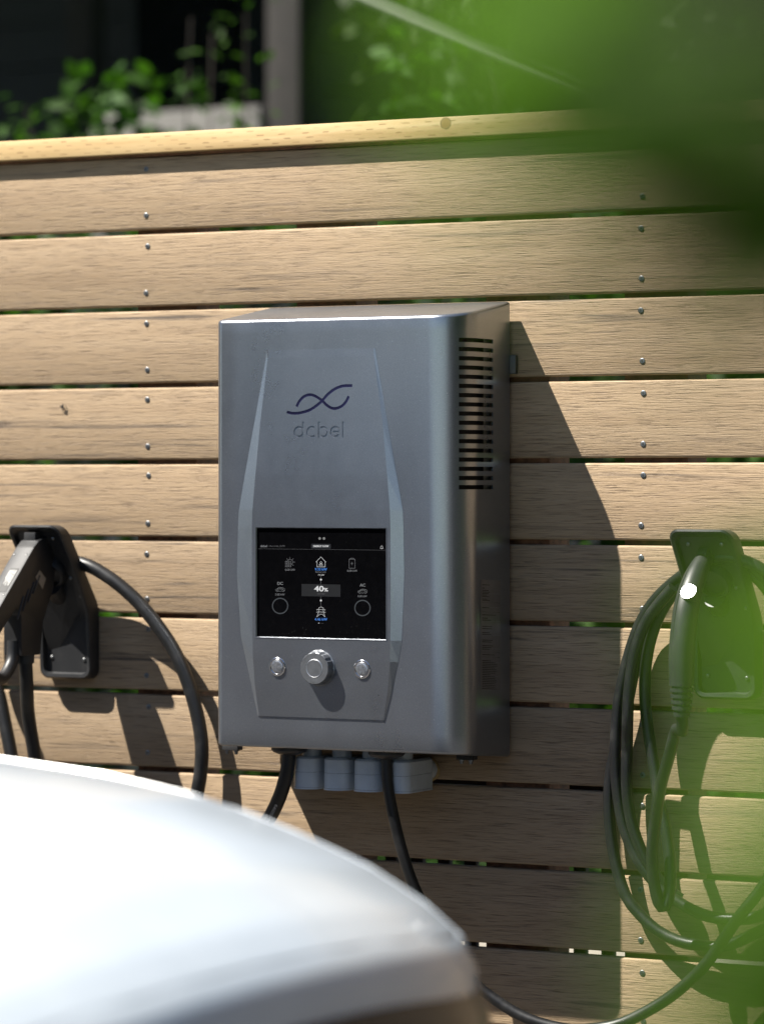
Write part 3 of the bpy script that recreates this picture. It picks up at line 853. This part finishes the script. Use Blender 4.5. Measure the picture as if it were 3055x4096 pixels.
p3 = [Vector((c.x, -.15, zb(-.15) - .002)), at(1150,3075,-.15), at(1132,3150,-.148), at(1105,3220,-.143), at(1066,3290,-.135), at(1000,3370,-.12), at(900,3440,-.09), at(740,3470,-.06), at(560,3500,-.055)]
MB().tube(smooth_path(p3), RC1).build('cable', 'rubber', lc, 60)

pp = smooth_path(p3); i_ = min(range(len(pp)), key=lambda i: (pp[i] - at(1080, 3238, -.14)).length)
tv, tf = text_mesh('EVE  3645099'); wx = max(p.x for p in tv); dn = (pp[i_+2] - pp[i_-2]).normalized(); vn = Vector((.45, -.89, 0)); vn = (vn - dn*vn.dot(dn)).normalized(); ups = vn.cross(dn)
mb = MB(); base = pp[i_] + vn*(RC1 + .0005)
mb.add([base - dn*(p.x/wx*.075 - .045) - ups*((p.y - .35)*.0085) for p in tv], tf)
build_keep(mb, 'cable_print', 'print', lc, 1)
# ================================================================== right plug and its coiled cable
rc = thing('charging_cable', 'coiled black charging cable with round plug on the right-hand holster', 'cable', (.70, -.12, .5), 'charging cables')
hp = [(.704,-.098,1.128),(.703,-.118,1.116),(.702,-.140,1.098),(.701,-.160,1.076),(.700,-.177,1.050),(.699,-.189,1.020),(.698,-.196,.985),(.697,-.1985,.95),(.697,-.199,.925),(.697,-.199,.905)]
hr = [.0135,.0165,.0195,.0215,.0225,.0225,.0228,.0230,.0226,.0215]
H = smooth_path(hp, .008)
def lerp_r(i, n, rr): x = i/(n-1)*(len(rr)-1); k = min(int(x), len(rr)-2); return rr[k] + (rr[k+1]-rr[k])*(x-k)
MB().tube(H, [lerp_r(i, len(H), hr) for i in range(len(H))], 28).build('plug_handle', 'plastic', rc, 50)
MB().bm(prism_x([(-.090,1.140),(-.118,1.140),(-.130,1.122),(-.100,1.118)], .694, .712, .002)).build('latch', 'plastic', rc)
# parting seam along the handle
seam = [p + Vector((-.004, -.0, 0)) + (Vector((-.25, -.78, .42)).normalized() * (lerp_r(i, len(H), hr) - .0004)) for i, p in enumerate(H)]
MB().tube(seam[2:-1], .0007, 6).build('seam', 'void', rc)
# release button: a shallow polished dome
bn = Vector((-.03, -.837, .547)).normalized()
bp = at(2755, 2371, -.1935)
MB().lathe([(-.016, .0152), (.0035, .0152), (.0045, .0148)], bp, bn, 30).build('button_collar', 'plastic', rc, 40)
MB().lathe([(.0040, .0146), (.0052, .0142), (.0055, .0100), (.0056, .0030)], bp, bn, 30).build('release_button', 'brushed', rc, 60)
# strain relief rings
mb = MB(); prof = []
for k in range(5):
    z = k*.0105; r = .0218 - .0011*k
    prof += [(z, r), (z + .0062, r), (z + .0066, r - .0042), (z + .0102, r - .0042)]
prof += [(.053, .0150), (.060, .0145)]
MB().lathe(prof, (.697,-.199,.907), (0,.02,-1), 28).build('strain_relief', 'plastic', rc, 40)
RR = .0107
loop = [Vector((.697,-.198,.855)), Vector((.694,-.190,.82)), at(2704,2917,-.165), at(2675,3022,-.145), at(2639,3151,-.125), at(2622,3268,-.112), at(2607,3385,-.102), at(2610,3502,-.096), at(2632,3610,-.092), at(2658,3628,-.085),
        at(2677,3561,-.078), at(2677,3444,-.070), at(2657,3297,-.060), at(2634,3210,-.054), at(2619,3093,-.050), at(2598,2975,-.047), at(2583,2858,-.046), at(2577,2750,-.046), at(2583,2650,-.047), at(2603,2550,-.050),
        at(2642,2450,-.056), at(2710,2350,-.066), at(2800,2280,-.074), at(2900,2245,-.074), at(2990,2262,-.070), at(3070,2330,-.062), at(3150,2450,-.055), at(3210,2650,-.05), at(3240,2950,-.045), at(3235,3250,-.04), at(3180,3450,-.04), at(3100,3600,-.04)]
B = [at(3100,3600,-.04), at(3055,3657,-.040), at(2944,3678,-.040), at(2827,3664,-.040), at(2727,3619,-.040), at(2651,3565,-.040), at(2593,3502,-.041), at(2546,3432,-.042), at(2499,3327,-.043), at(2474,3210,-.044), at(2459,3060,-.045), at(2462,2930,-.046),
     at(2474,2800,-.046), at(2496,2690,-.047), at(2520,2600,-.047), at(2556,2500,-.050), at(2610,2410,-.056), at(2690,2330,-.068), at(2790,2262,-.088), at(2890,2228,-.098), at(2995,2250,-.090), at(3080,2310,-.080), at(3170,2450,-.07), at(3230,2700,-.06), at(3260,3100,-.05), at(3230,3500,-.045), at(3140,3680,-.042)]
A1 = [at(3140,3680,-.042), at(3055,3716,-.040), at(2944,3768,-.036), at(2873,3788,-.034), at(2786,3780,-.033), at(2710,3764,-.032), at(2628,3723,-.031), at(2552,3652,-.030), at(2499,3578,-.029), at(2461,3455,-.028), at(2440,3327,-.027), at(2434,3210,-.026),
      at(2440,3093,-.025), at(2470,2960,-.024), at(2503,2840,-.024), at(2527,2720,-.024), at(2552,2620,-.024), at(2588,2520,-.026), at(2640,2430,-.034), at(2720,2350,-.046), at(2820,2290,-.055), at(2920,2270,-.055), at(3010,2300,-.05), at(3090,2400,-.045), at(3150,2600,-.04), at(3190,2900,-.038), at(3170,3250,-.036), at(3100,3480,-.035), at(3055,3543,-.034)]
C2 = at(1546, 3040, -.15)
Dc = [Vector((C2.x, -.15, zb(-.15) - .002)), at(1549,3120,-.150), at(1560,3200,-.148), at(1583,3310,-.144), at(1612,3420,-.138), at(1645,3520,-.132), at(1690,3620,-.125), at(1770,3770,-.115), at(1890,3926,-.105), at(1960,3985,-.10), at(2050,4045,-.095), at(2150,4090,-.09),
      at(2280,4118,-.08), at(2400,4112,-.07), at(2493,4090,-.065), at(2593,4041,-.062), at(2680,3986,-.060), at(2768,3912,-.060), at(2827,3848,-.060), at(2885,3766,-.062), at(2944,3678,-.066), at(3002,3606,-.062), at(3055,3535,-.055), at(3130,3400,-.05), at(3200,3200,-.05)]
S3 = [at(2470,2960,-.050), at(2500,2900,-.052), at(2507,2980,-.053), at(2504,3100,-.052), at(2510,3210,-.05), at(2530,3310,-.048), at(2562,3400,-.046), at(2600,3470,-.043), at(2651,3540,-.035), at(2720,3596,-.024)]
for pts in (loop, B, A1, Dc): MB().tube(smooth_path(pts), RR).build('cable', 'rubber', rc, 60)
S3 = [at(2580,2490,-.075), at(2545,2580,-.074), at(2524,2680,-.073), at(2512,2790,-.072), at(2508,2900,-.070)] + S3[2:]
MB().tube(smooth_path([at(2690,2350,-.085), at(2625,2425,-.080)] + S3), RR * .98).build('cable', 'rubber', rc, 60)

# ================================================================== house fly on the board
fp_ = at(252, 1629, -.004)
fly = thing('house_fly', 'small dark fly sitting on a sunny board left of the charger', 'fly', fp_)
mb = MB(); ax = Vector((.45, 0, -.9)).normalized()
mb.lathe([(-.0052,.0004),(-.0044,.0014),(-.0028,.0020),(-.0008,.0021),(.0006,.0013),(.0012,.0016),(.0030,.0020),(.0042,.0012),(.0046,.0012),(.0056,.0014),(.0064,.0007)], fp_, ax, 12)
mb.build('body', 'void', fly, 60)
for sgn in (-1, 1):
    q = Vector((ax.z, 0, -ax.x)) * sgn
    mb = MB().add([fp_ + Vector((0,-.0018,0)), fp_ - ax*.0030 + q*.0016 + Vector((0,-.0020,0)), fp_ - ax*.0075 + q*.0042 + Vector((0,-.0014,0)), fp_ - ax*.0030 + q*.0042 + Vector((0,-.0016,0))], [(0,1,2,3)])
    build_keep(mb, 'wing', 'ink', fly, 1)
    for k in (-1, 0, 1): MB().tube([fp_ + ax*.0015*k, fp_ + q*.004 + ax*.003*k + Vector((0,-.001,0)), fp_ + q*.0062 + ax*.0045*k + Vector((0,.0038,0))], .0003, 5).build('leg', 'ink', fly)

NEAR_LEAVES = [  # where the near leaves hang: sight-line, distance, heading in degrees, length
    (2109,-160,.68,205,.046),(2295,20,.70,200,.050),(2498,60,.64,215,.055),(2538,330,.66,190,.048),(2717,-120,.70,230,.055),(2684,230,.62,225,.058),(2798,470,.66,205,.054),(2862,80,.64,240,.060),(2943,380,.62,215,.060),(2619,80,.66,200,.055),
    (3050,-20,.70,235,.062),(3080,300,.68,215,.062),(3160,560,.66,225,.056),(3260,840,.70,215,.052),(3200,150,.75,250,.065),(3330,1050,.76,215,.050),(2950,200,.7,225,.06),(3240,500,.72,225,.065),(3100,-180,.72,225,.065),(3280,700,.68,220,.06),
    (3450,2330,.80,200,.045),(3390,2620,.76,185,.052),(3450,2900,.80,200,.055),(3380,3150,.74,190,.055),(3470,3420,.78,200,.055),(3420,3680,.72,185,.060),(3370,3960,.74,205,.060),(3270,4200,.72,215,.055),(3450,4250,.7,200,.060)]
tl = build_keep(added_treeline_leaves(), 'added_treeline', plain('added_treeline_foliage', (.012, .019, .007), .8, 0, .4, 2), None, 60)
tag(tl, 'unseen dark tree line added behind the camera to darken reflections', 'trees', kind='stuff')
# ================================================================== parked car
YC = -2.62
car = thing('parked_car', 'glossy white car parked beside the fence, its sloping bonnet nearest the camera', 'car', (-1.2, YC, 0))
g = NG('white_car_paint'); v_ = g.coords(rnd=False)
g.P(Base_Color=g.mix(g.ramp(g.noise(v_, 9, 3), (.3, 0.0), (.7, 1.0)), (.43, .48, .525), (.46, .51, .555)), Roughness=.22)
g.b.inputs['Coat Weight'].default_value = .22; g.b.inputs['Coat Roughness'].default_value = .04
M['carwhite'] = g.m
M['carglass'] = plain('tinted_glass', (.012, .014, .016), .05, 0, .1)
M['lamp'] = plain('smoked_headlamp_lens', (.016, .019, .021), .22, 0, .2, spec=.15)
M['amber'] = plain('amber_marker', (.45, .16, .05), .3)
M['tyre'] = mat_rubber('tyre_rubber', (.02, .02, .02), .7)
M['trim'] = plain('black_grille_trim', (.012, .012, .013), .45)
HD = [(0,.654),(.02,.690),(.07,.728),(.15,.770),(.24,.804),(.38,.846),(.55,.872),(.75,.890),(1.1,.93),(1.5,.985),(1.75,1.01),(4.6,1.02)]
def Hh(d):
    for (a, za), (b, zb_) in zip(HD, HD[1:]):
        if a <= d <= b: t = (d-a)/(b-a); return za + (zb_-za)*t
    return HD[-1][1]
def xn(yo): return 1.270 - .30 * min(1.0, abs(yo)/.92)**3.6
CS = [(0,-.045),(.15,-.043),(.30,-.036),(.45,-.022),(.58,-.006),(.64,-.002),(.69,.002),(.698,.0022),(.707,.003),(.74,.006),(.79,.011),(.83,.020),(.865,.042),(.892,.09),(.912,.18),(.925,.32),(.925,.48),(.91,.62),(.88,.74)]
def full(cs): return [(-y, d) for y, d in reversed(cs[1:])] + list(cs)
def body_pt(yo, dr, d):
    h = Hh(d); s_ = h/.90
    return (xn(yo) - d, YC + yo, h - dr*s_ if dr > 0 else h - dr)
FC = full(CS); nF = len(FC)
drows = [.0,.008,.02,.04,.07,.11,.15,.20,.26,.33,.42,.55,.75,1.0,1.3,1.7,2.4,3.2,4.2,4.55]
mb = MB(); rows_ = []
fr = [(-.02,.16),(.004,.24),(.010,.34),(.010,.44),(.008,.52),(.004,.60)]
for out, z in fr:
    k = len(mb.v); rows_.append(k)
    for yo, dr in FC:
        h = Hh(0); zz = min(z, h - max(dr, 0)*h/.90); mb.v.append((xn(yo) + out*(1 - (abs(yo)/.93)**6), YC + yo*.995, zz if abs(yo) < .85 else min(zz, z)))
for d in drows:
    k = len(mb.v); rows_.append(k)
    for yo, dr in FC:
        x, y, z = body_pt(yo, dr, d)
        if abs(yo) < .70 and .03 < d < 1.25: z -= .014 if abs(yo) > .66 else .006
        mb.v.append((x, y, z))
for a, b in zip(rows_, rows_[1:]):
    for i in range(nF-1): mb.f.append((a+i, a+i+1, b+i+1, b+i))
build_keep(mb, 'body', 'carwhite', car, 60)
# bonnet panel
mb = MB(); rows_ = []; hc = [p for p in FC if abs(p[0]) < .695]; hc = [(yo, dr) for yo, dr in hc]
for d in [.026,.04,.055,.07,.09,.11,.13,.15,.175,.20,.23,.26,.30,.34,.38,.43,.48,.55,.65,.75,.88,1.0,1.15,1.3]:
    rows_.append(len(mb.v))
    for yo, dr in hc: mb.v.append(body_pt(yo, dr, d))
nh = len(hc)
for a, b in zip(rows_, rows_[1:]):
    for i in range(nh-1): mb.f.append((a+i, a+i+1, b+i+1, b+i))
bonnet = build_keep(mb, 'bonnet', 'carwhite', car, 60)
sm = bonnet.modifiers.new('thick', 'SOLIDIFY'); sm.thickness = .003; sm.offset = -1
ss = bonnet.modifiers.new('soft', 'SUBSURF'); ss.levels = 1; ss.render_levels = 1
# headlamps wrap round the corners under the bonnet edge
for sg in (1, -1):
    mb = MB(); ys = [sg*(.02 + .078*k) for k in range(11)]; rws = []
    def ed(yo):
        for (a_, da), (b_, db) in zip(CS, CS[1:]):
            if a_ <= abs(yo) <= b_: return Hh(0) - (da + (db-da)*(abs(yo)-a_)/(b_-a_))
        return Hh(0)
    for q, dz in enumerate((-.17, -.11, -.060, -.026)):
        rws.append(len(mb.v))
        for k, yo in enumerate(ys):
            mb.v.append((xn(yo) + .016*(1 - (abs(yo)/.93)**6) + .004 - (.013 if q == 3 else 0), YC + yo, ed(yo) + dz*(1 - .35*(k/10 - .5 if k > 5 else 0))))
    for a, b in zip(rws, rws[1:]):
        for i in range(10): mb.f.append((a+i, a+i+1, b+i+1, b+i))
    hl = build_keep(mb, 'headlamp', 'lamp', car, 60)
    o = MB().box((xn(.76) + .012, YC + sg*.76 - .022, .50), (xn(.76) + .020, YC + sg*.76 + .022, .585), .003).build('side_marker', 'amber', hl); o.location = -wloc(hl)
MB().box((1.29, YC - .36, .24), (1.332, YC + .36, .36), .01).build('grille', 'trim', car)
# cabin
cab = [(-.05,.99,.70),(-.75,1.42,.60),(-1.2,1.50,.58),(-2.1,1.48,.57),(-2.9,1.30,.60),(-3.2,1.00,.70)]
mb = MB(); rws = []
for x, z, w_ in cab:
    rws.append(len(mb.v))
    for yo, q in ((-.84,0),(-.80,.35),(-w_,.9),(-w_*.6,1),(w_*.6,1),(w_,.9),(.80,.35),(.84,0)): mb.v.append((x, YC+yo, .97 + (z-.97)*q + .0))
for a, b in zip(rws, rws[1:]):
    for i in range(7): mb.f.append((a+i, a+i+1, b+i+1, b+i))
build_keep(mb, 'glasshouse', 'carglass', car, 60)
mb = MB(); rws = []
for x, z, w_ in cab[1:5]:
    rws.append(len(mb.v))
    for yo in (-w_, -w_*.5, 0, w_*.5, w_): mb.v.append((x, YC+yo, z + .012))
for a, b in zip(rws, rws[1:]):
    for i in range(4): mb.f.append((a+i, a+i+1, b+i+1, b+i))
build_keep(mb, 'roof', 'carwhite', car, 60)
for x in (.36, -2.45):
    for sg in (1, -1):
        o = (x, YC + sg*.93, .33)
        wh = MB().lathe([(0,.20),(0,.27),(.012,.318),(.03,.33),(.16,.33),(.19,.31),(.20,.2)], o, (0,-sg,0), 36).build('wheel', 'tyre', car, 40)
        r_ = MB().lathe([(.012,.10),(.004,.12),(.008,.215),(.02,.235),(.06,.235)], o, (0,-sg,0), 30, lambda k, j: .93 if (k % 6 < 2 and j == 2) else 1).build('rim', 'brushed', wh, 40); r_.location = -wloc(wh)

# ================================================================== foliage tools
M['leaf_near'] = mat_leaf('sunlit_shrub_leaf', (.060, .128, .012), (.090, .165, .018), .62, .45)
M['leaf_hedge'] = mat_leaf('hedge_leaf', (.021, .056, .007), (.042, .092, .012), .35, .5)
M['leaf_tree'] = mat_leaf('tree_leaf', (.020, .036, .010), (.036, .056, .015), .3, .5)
M['bark'] = plain('brown_bark', (.035, .028, .020), .85, 0, .4, 30, .004)
def add_leaf(mb, p, d, n, ln, wd, curl=.18):
    d = d.normalized(); s_ = d.cross(n)
    if s_.length < 1e-4: s_ = d.cross(Vector((1, .3, .2)))
    s_.normalize(); n = s_.cross(d)
    pr = [(0, 0), (.28, .42), (.55, .5), (.8, .30), (1, 0)]
    k = len(mb.v)
    for t, q in pr:
        c_ = p + d*ln*t - n*ln*curl*t*t
        if q == 0: mb.v.append(tuple(c_))
        else: mb.v += [tuple(c_ - s_*wd*q + n*wd*.12), tuple(c_), tuple(c_ + s_*wd*q + n*wd*.12)]
    mb.f += [(k, k+2, k+1), (k, k+3, k+2), (k+1, k+2, k+5, k+4), (k+2, k+3, k+6, k+5), (k+4, k+5, k+8, k+7), (k+5, k+6, k+9, k+8), (k+7, k+8, k+10), (k+8, k+9, k+10)]
rv = lambda a=1: Vector((random.gauss(0, a), random.gauss(0, a), random.gauss(0, a)))

# ---- the shrub the camera looks past: stems rise right of the view and arch across its edge
def cone(px, py, t):
    u = (px - 1527.5)/FPX; v = (1940 - py)/FPX
    return Vector((CAM[0] + t*(-sT + u*cT), CAM[1] + t*(cT + u*sT), EYE + t*v))
nearbush = thing('leafy_shrub', 'bright green leafy shrub close to the camera along the right edge', 'shrub', cone(4100, 3000, 1.2).xy.to_3d())
root = cone(4100, 3000, 1.2); root.z = 0
mb = MB(); lf = MB()
crown_pt = cone(5200, 900, .95); low_pt = cone(5000, 3300, .95)
root = cone(5200, 3000, .95); root.z = 0; nearbush.location = root
mb.tube(smooth_path([root, low_pt, crown_pt, cone(5000, -600, .95)], .08), .010, 8)
for px, py, t_, hd, ln in NEAR_LEAVES:
    for q in range(3 if py < 250 else 2):
        base = cone(px + 260 + random.uniform(-60, 60), py + random.uniform(-110, 110), t_ + q*.022)
        d = Vector((cT*math.cos(R(hd)), sT*math.cos(R(hd)), .55*math.sin(R(hd)))) + rv(.22)
        add_leaf(lf, base, d, Vector((-.45, -.55, .75)) + rv(.25), ln*random.uniform(.85, 1.15), ln*.62)
    src = crown_pt if py < 1700 else low_pt
    mb.tube(smooth_path([cone(px + 250, py, t_ + .01), (base*.45 + src*.55) + Vector((0, 0, .03)), src], .06), .0022, 6)
mb.tube(smooth_path([cone(3230, -500, .66), cone(3190, 300, .68), cone(3300, 1050, .72), crown_pt], .05), [.012 for _ in smooth_path([cone(3230, -500, .66), cone(3190, 300, .68), cone(3300, 1050, .72), crown_pt], .05)], 10)  # thick dark branch, added in place of shaded leaves at the right edge
mb.build('stem', 'bark', nearbush, 60)
build_keep(lf, 'foliage', 'leaf_near', nearbush, 60)

# ================================================================== behind the fence
def shrub(name, label, x, y, h, stems, spread, leaf, n, mat, cat='shrub', group=None, lean=.25, wd=.45, low=.08):
    t = thing(name, label, cat, (x, y, 0), group); st_ = MB(); fo = MB()
    for k in range(stems):
        a = random.uniform(0, 6.28); hh = h*random.uniform(.72, 1.0); tip = Vector((x + math.cos(a)*spread*random.uniform(.3, 1), y + math.sin(a)*spread*.7, hh))
        b = Vector((x + math.cos(a)*spread*.25, y + math.sin(a)*spread*.2, 0)); m_ = (b + tip)/2 + Vector((math.cos(a)*lean*spread, 0, .05))
        P = smooth_path([b, m_, tip], .12); st_.tube(P, [max(.003, .011*(1 - i/len(P))) for i in range(len(P))], 6)
        for q in range(n):
            u = low + (1-low)*random.random()**.8; p = P[min(int(u*len(P)), len(P)-1)] + rv(.05)
            d = Vector((random.uniform(-1, 1), random.uniform(-1, 1), random.uniform(-.2, .7)))
            add_leaf(fo, p, d, Vector((-.2, -.3, 1)) + rv(.3), leaf*random.uniform(.6, 1.2), leaf*wd*random.uniform(.8, 1.2))
    st_.build('stem', 'bark', t, 60); build_keep(fo, 'foliage', mat, t, 60); return t
def hedge(x0, x1, y0, y1, z1, n, label):
    t = thing('hedge', label, 'hedge', ((x0+x1)/2, (y0+y1)/2, 0)); fo = MB(); st_ = MB()
    for k in range(n):
        x = random.uniform(x0, x1); z = random.uniform(.04, z1)*(1 + .10*math.sin(x*5.1) + .06*math.sin(x*11)); y = y0 + (y1-y0)*random.random()**2.0 + .12*math.sin(z*7 + x*4)
        add_leaf(fo, Vector((x, y, z)), Vector((random.uniform(-1, 1), random.uniform(-1.2, .3), random.uniform(-.3, .8))), Vector((-.2, -.6, .8)) + rv(.4), random.uniform(.06, .11), random.uniform(.04, .06))
    for k in range(int((x1-x0)*4)):
        x = x0 + (k+.5)/4; st_.tube([(x, (y0+y1)/2, 0), (x + .05, (y0+y1)/2, z1*.8)], .012, 6)
    st_.build('stem', 'bark', t, 60); build_keep(fo, 'foliage', 'leaf_hedge', t, 60); return t
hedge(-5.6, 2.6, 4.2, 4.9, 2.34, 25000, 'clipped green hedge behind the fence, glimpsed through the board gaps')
def sh(px, Y): return at(px, 500, Y).x
random.seed(21)
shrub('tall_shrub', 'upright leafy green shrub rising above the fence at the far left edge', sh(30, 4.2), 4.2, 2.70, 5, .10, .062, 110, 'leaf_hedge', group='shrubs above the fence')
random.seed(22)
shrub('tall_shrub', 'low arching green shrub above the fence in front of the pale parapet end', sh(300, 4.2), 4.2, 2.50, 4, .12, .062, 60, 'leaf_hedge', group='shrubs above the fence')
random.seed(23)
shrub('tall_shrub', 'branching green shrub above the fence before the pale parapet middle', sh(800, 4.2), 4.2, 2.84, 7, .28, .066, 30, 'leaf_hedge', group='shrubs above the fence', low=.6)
def tree(label, px, Y, z0, z1, rad, n, leaf=.11):
    x = sh(px, Y); t = thing('leafy_tree', label, 'tree', (x, Y, 0), 'trees behind the fence'); tr = MB(); fo = MB()
    tr.tube(smooth_path([(x, Y, 0), (x + .06, Y, z0*.7), (x - .05, Y, z0 + .2), (x, Y, (z0+z1)/2)], .2), [.10, .09, .085, .08, .075, .07, .06, .05, .045, .04, .035, .03, .025, .02, .02, .02, .02, .02, .02, .02, .02, .02, .02, .02, .02, .02][:len(smooth_path([(x, Y, 0), (x + .06, Y, z0*.7), (x - .05, Y, z0 + .2), (x, Y, (z0+z1)/2)], .2))], 10)
    cl = [Vector((x + random.uniform(-1, 1)*rad*.8, Y + random.uniform(-1, 1)*rad*.5, random.uniform(z0, z1))) for k in range(26)]
    for c_ in cl[:12]: tr.tube(smooth_path([(x, Y, z0*.8), ((x + c_.x)/2, (Y + c_.y)/2, (z0*.8 + c_.z)/2 + .1), c_], .2), .014, 6)
    for k in range(n):
        c_ = random.choice(cl); p = c_ + rv(.17)
        add_leaf(fo, p, rv(1), Vector((-.3, -.4, .9)) + rv(.5), leaf*random.uniform(.6, 1.2), leaf*.5)
    tr.build('trunk', 'bark', t, 60); build_keep(fo, 'crown', 'leaf_tree', t, 60); return t
random.seed(40)
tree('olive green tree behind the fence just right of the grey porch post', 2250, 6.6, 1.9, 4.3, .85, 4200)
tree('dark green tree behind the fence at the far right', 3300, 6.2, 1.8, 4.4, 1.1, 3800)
wire = MB().tube([at(1380, -40, 4.9), at(1900, 180, 4.9), at(2420, 400, 4.9)], .014, 8).build('overhead_cable', plain('pale_cable_sheath', (.16, .18, .13), .6), None)
tag(wire, 'thin pale cable slanting down behind the fence, upper middle', 'cable')
# ---- dark house with a deep porch
M['siding'] = plain('dark_slate_siding', (.014, .017, .022), .6, 0, .3, 4)
M['greywood'] = plain('weathered_grey_wood', (.034, .030, .027), .8, 0, .35, 14, .002)
M['render'] = plain('pale_grey_render', (.17, .163, .15), .85, 0, .15, 5, .002)
M['roofing'] = plain('dark_roof_shingle', (.04, .038, .036), .9, 0, .3, 8)
HY = 6.3
house = thing('house', 'dark house with a deep shaded porch behind the fence, upper left', 'house', (-5.0, 9, 0))
for k in range(22):
    z = .1 + k*.22
    MB().box((-10.5, 9.20 + .0, z), (-2.2, 9.24, z + .214), .004).build('siding_board', 'siding', house, smooth=False)
MB().box((-10.5, 9.245, 0), (-2.2, 9.5, 5.2)).build('wall', 'siding', house, smooth=False)
rf = MB().box((-11, 5.95, 4.75), (-1.9, 9.8, 4.95), .01).build('porch_roof', 'roofing', house)
MB().box((-11, 5.90, 4.62), (-1.9, 5.945, 4.97), .004).build('fascia', 'greywood', house)
MB().box((-10.5, 6.25, 2.05), (-2.4, 9.19, 2.12), .004).build('porch_deck', 'greywood', house)
MB().box((-10.5, 6.26, 0), (-2.4, 6.30, 2.04)).build('porch_skirt', 'siding', house, smooth=False)
xp = at(1165, 260, HY).x
MB().box((xp - .075, HY - .07, 2.121), (xp + .075, HY + .07, 4.745), .006).build('porch_post', 'greywood', house)
xq = at(345, 260, 8.4).x
MB().box((xq - .07, 8.33, 2.121), (xq + .07, 8.47, 4.745), .006).build('porch_post', 'greywood', house)
MB().box((at(418, 450, HY).x, HY - .10, 2.16), (xp - .09, HY + .03, at(800, 448, HY).z), .01).build('parapet', 'render', house)
MB().box((at(20, 450, HY).x, HY - .10, 2.16), (at(410, 450, HY).x, HY + .03, 2.43), .01).build('parapet', 'render', house)
win = MB().box((at(520, 200, 9.1).x, 9.12, 2.55), (at(1010, 200, 9.1).x, 9.199, 3.9), .004).build('window', 'siding', house)
o = MB().box((at(540, 200, 9.1).x, 9.105, 2.62), (at(990, 200, 9.1).x, 9.119, 3.83)).build('pane', 'carglass', win, smooth=False); o.location = -wloc(win)
# ---- dark slatted crate standing behind the lower boards
crate = thing('slatted_crate', 'dark slatted crate behind the fence, glimpsed through the lower board gaps', 'crate', (.12, .3, 0))
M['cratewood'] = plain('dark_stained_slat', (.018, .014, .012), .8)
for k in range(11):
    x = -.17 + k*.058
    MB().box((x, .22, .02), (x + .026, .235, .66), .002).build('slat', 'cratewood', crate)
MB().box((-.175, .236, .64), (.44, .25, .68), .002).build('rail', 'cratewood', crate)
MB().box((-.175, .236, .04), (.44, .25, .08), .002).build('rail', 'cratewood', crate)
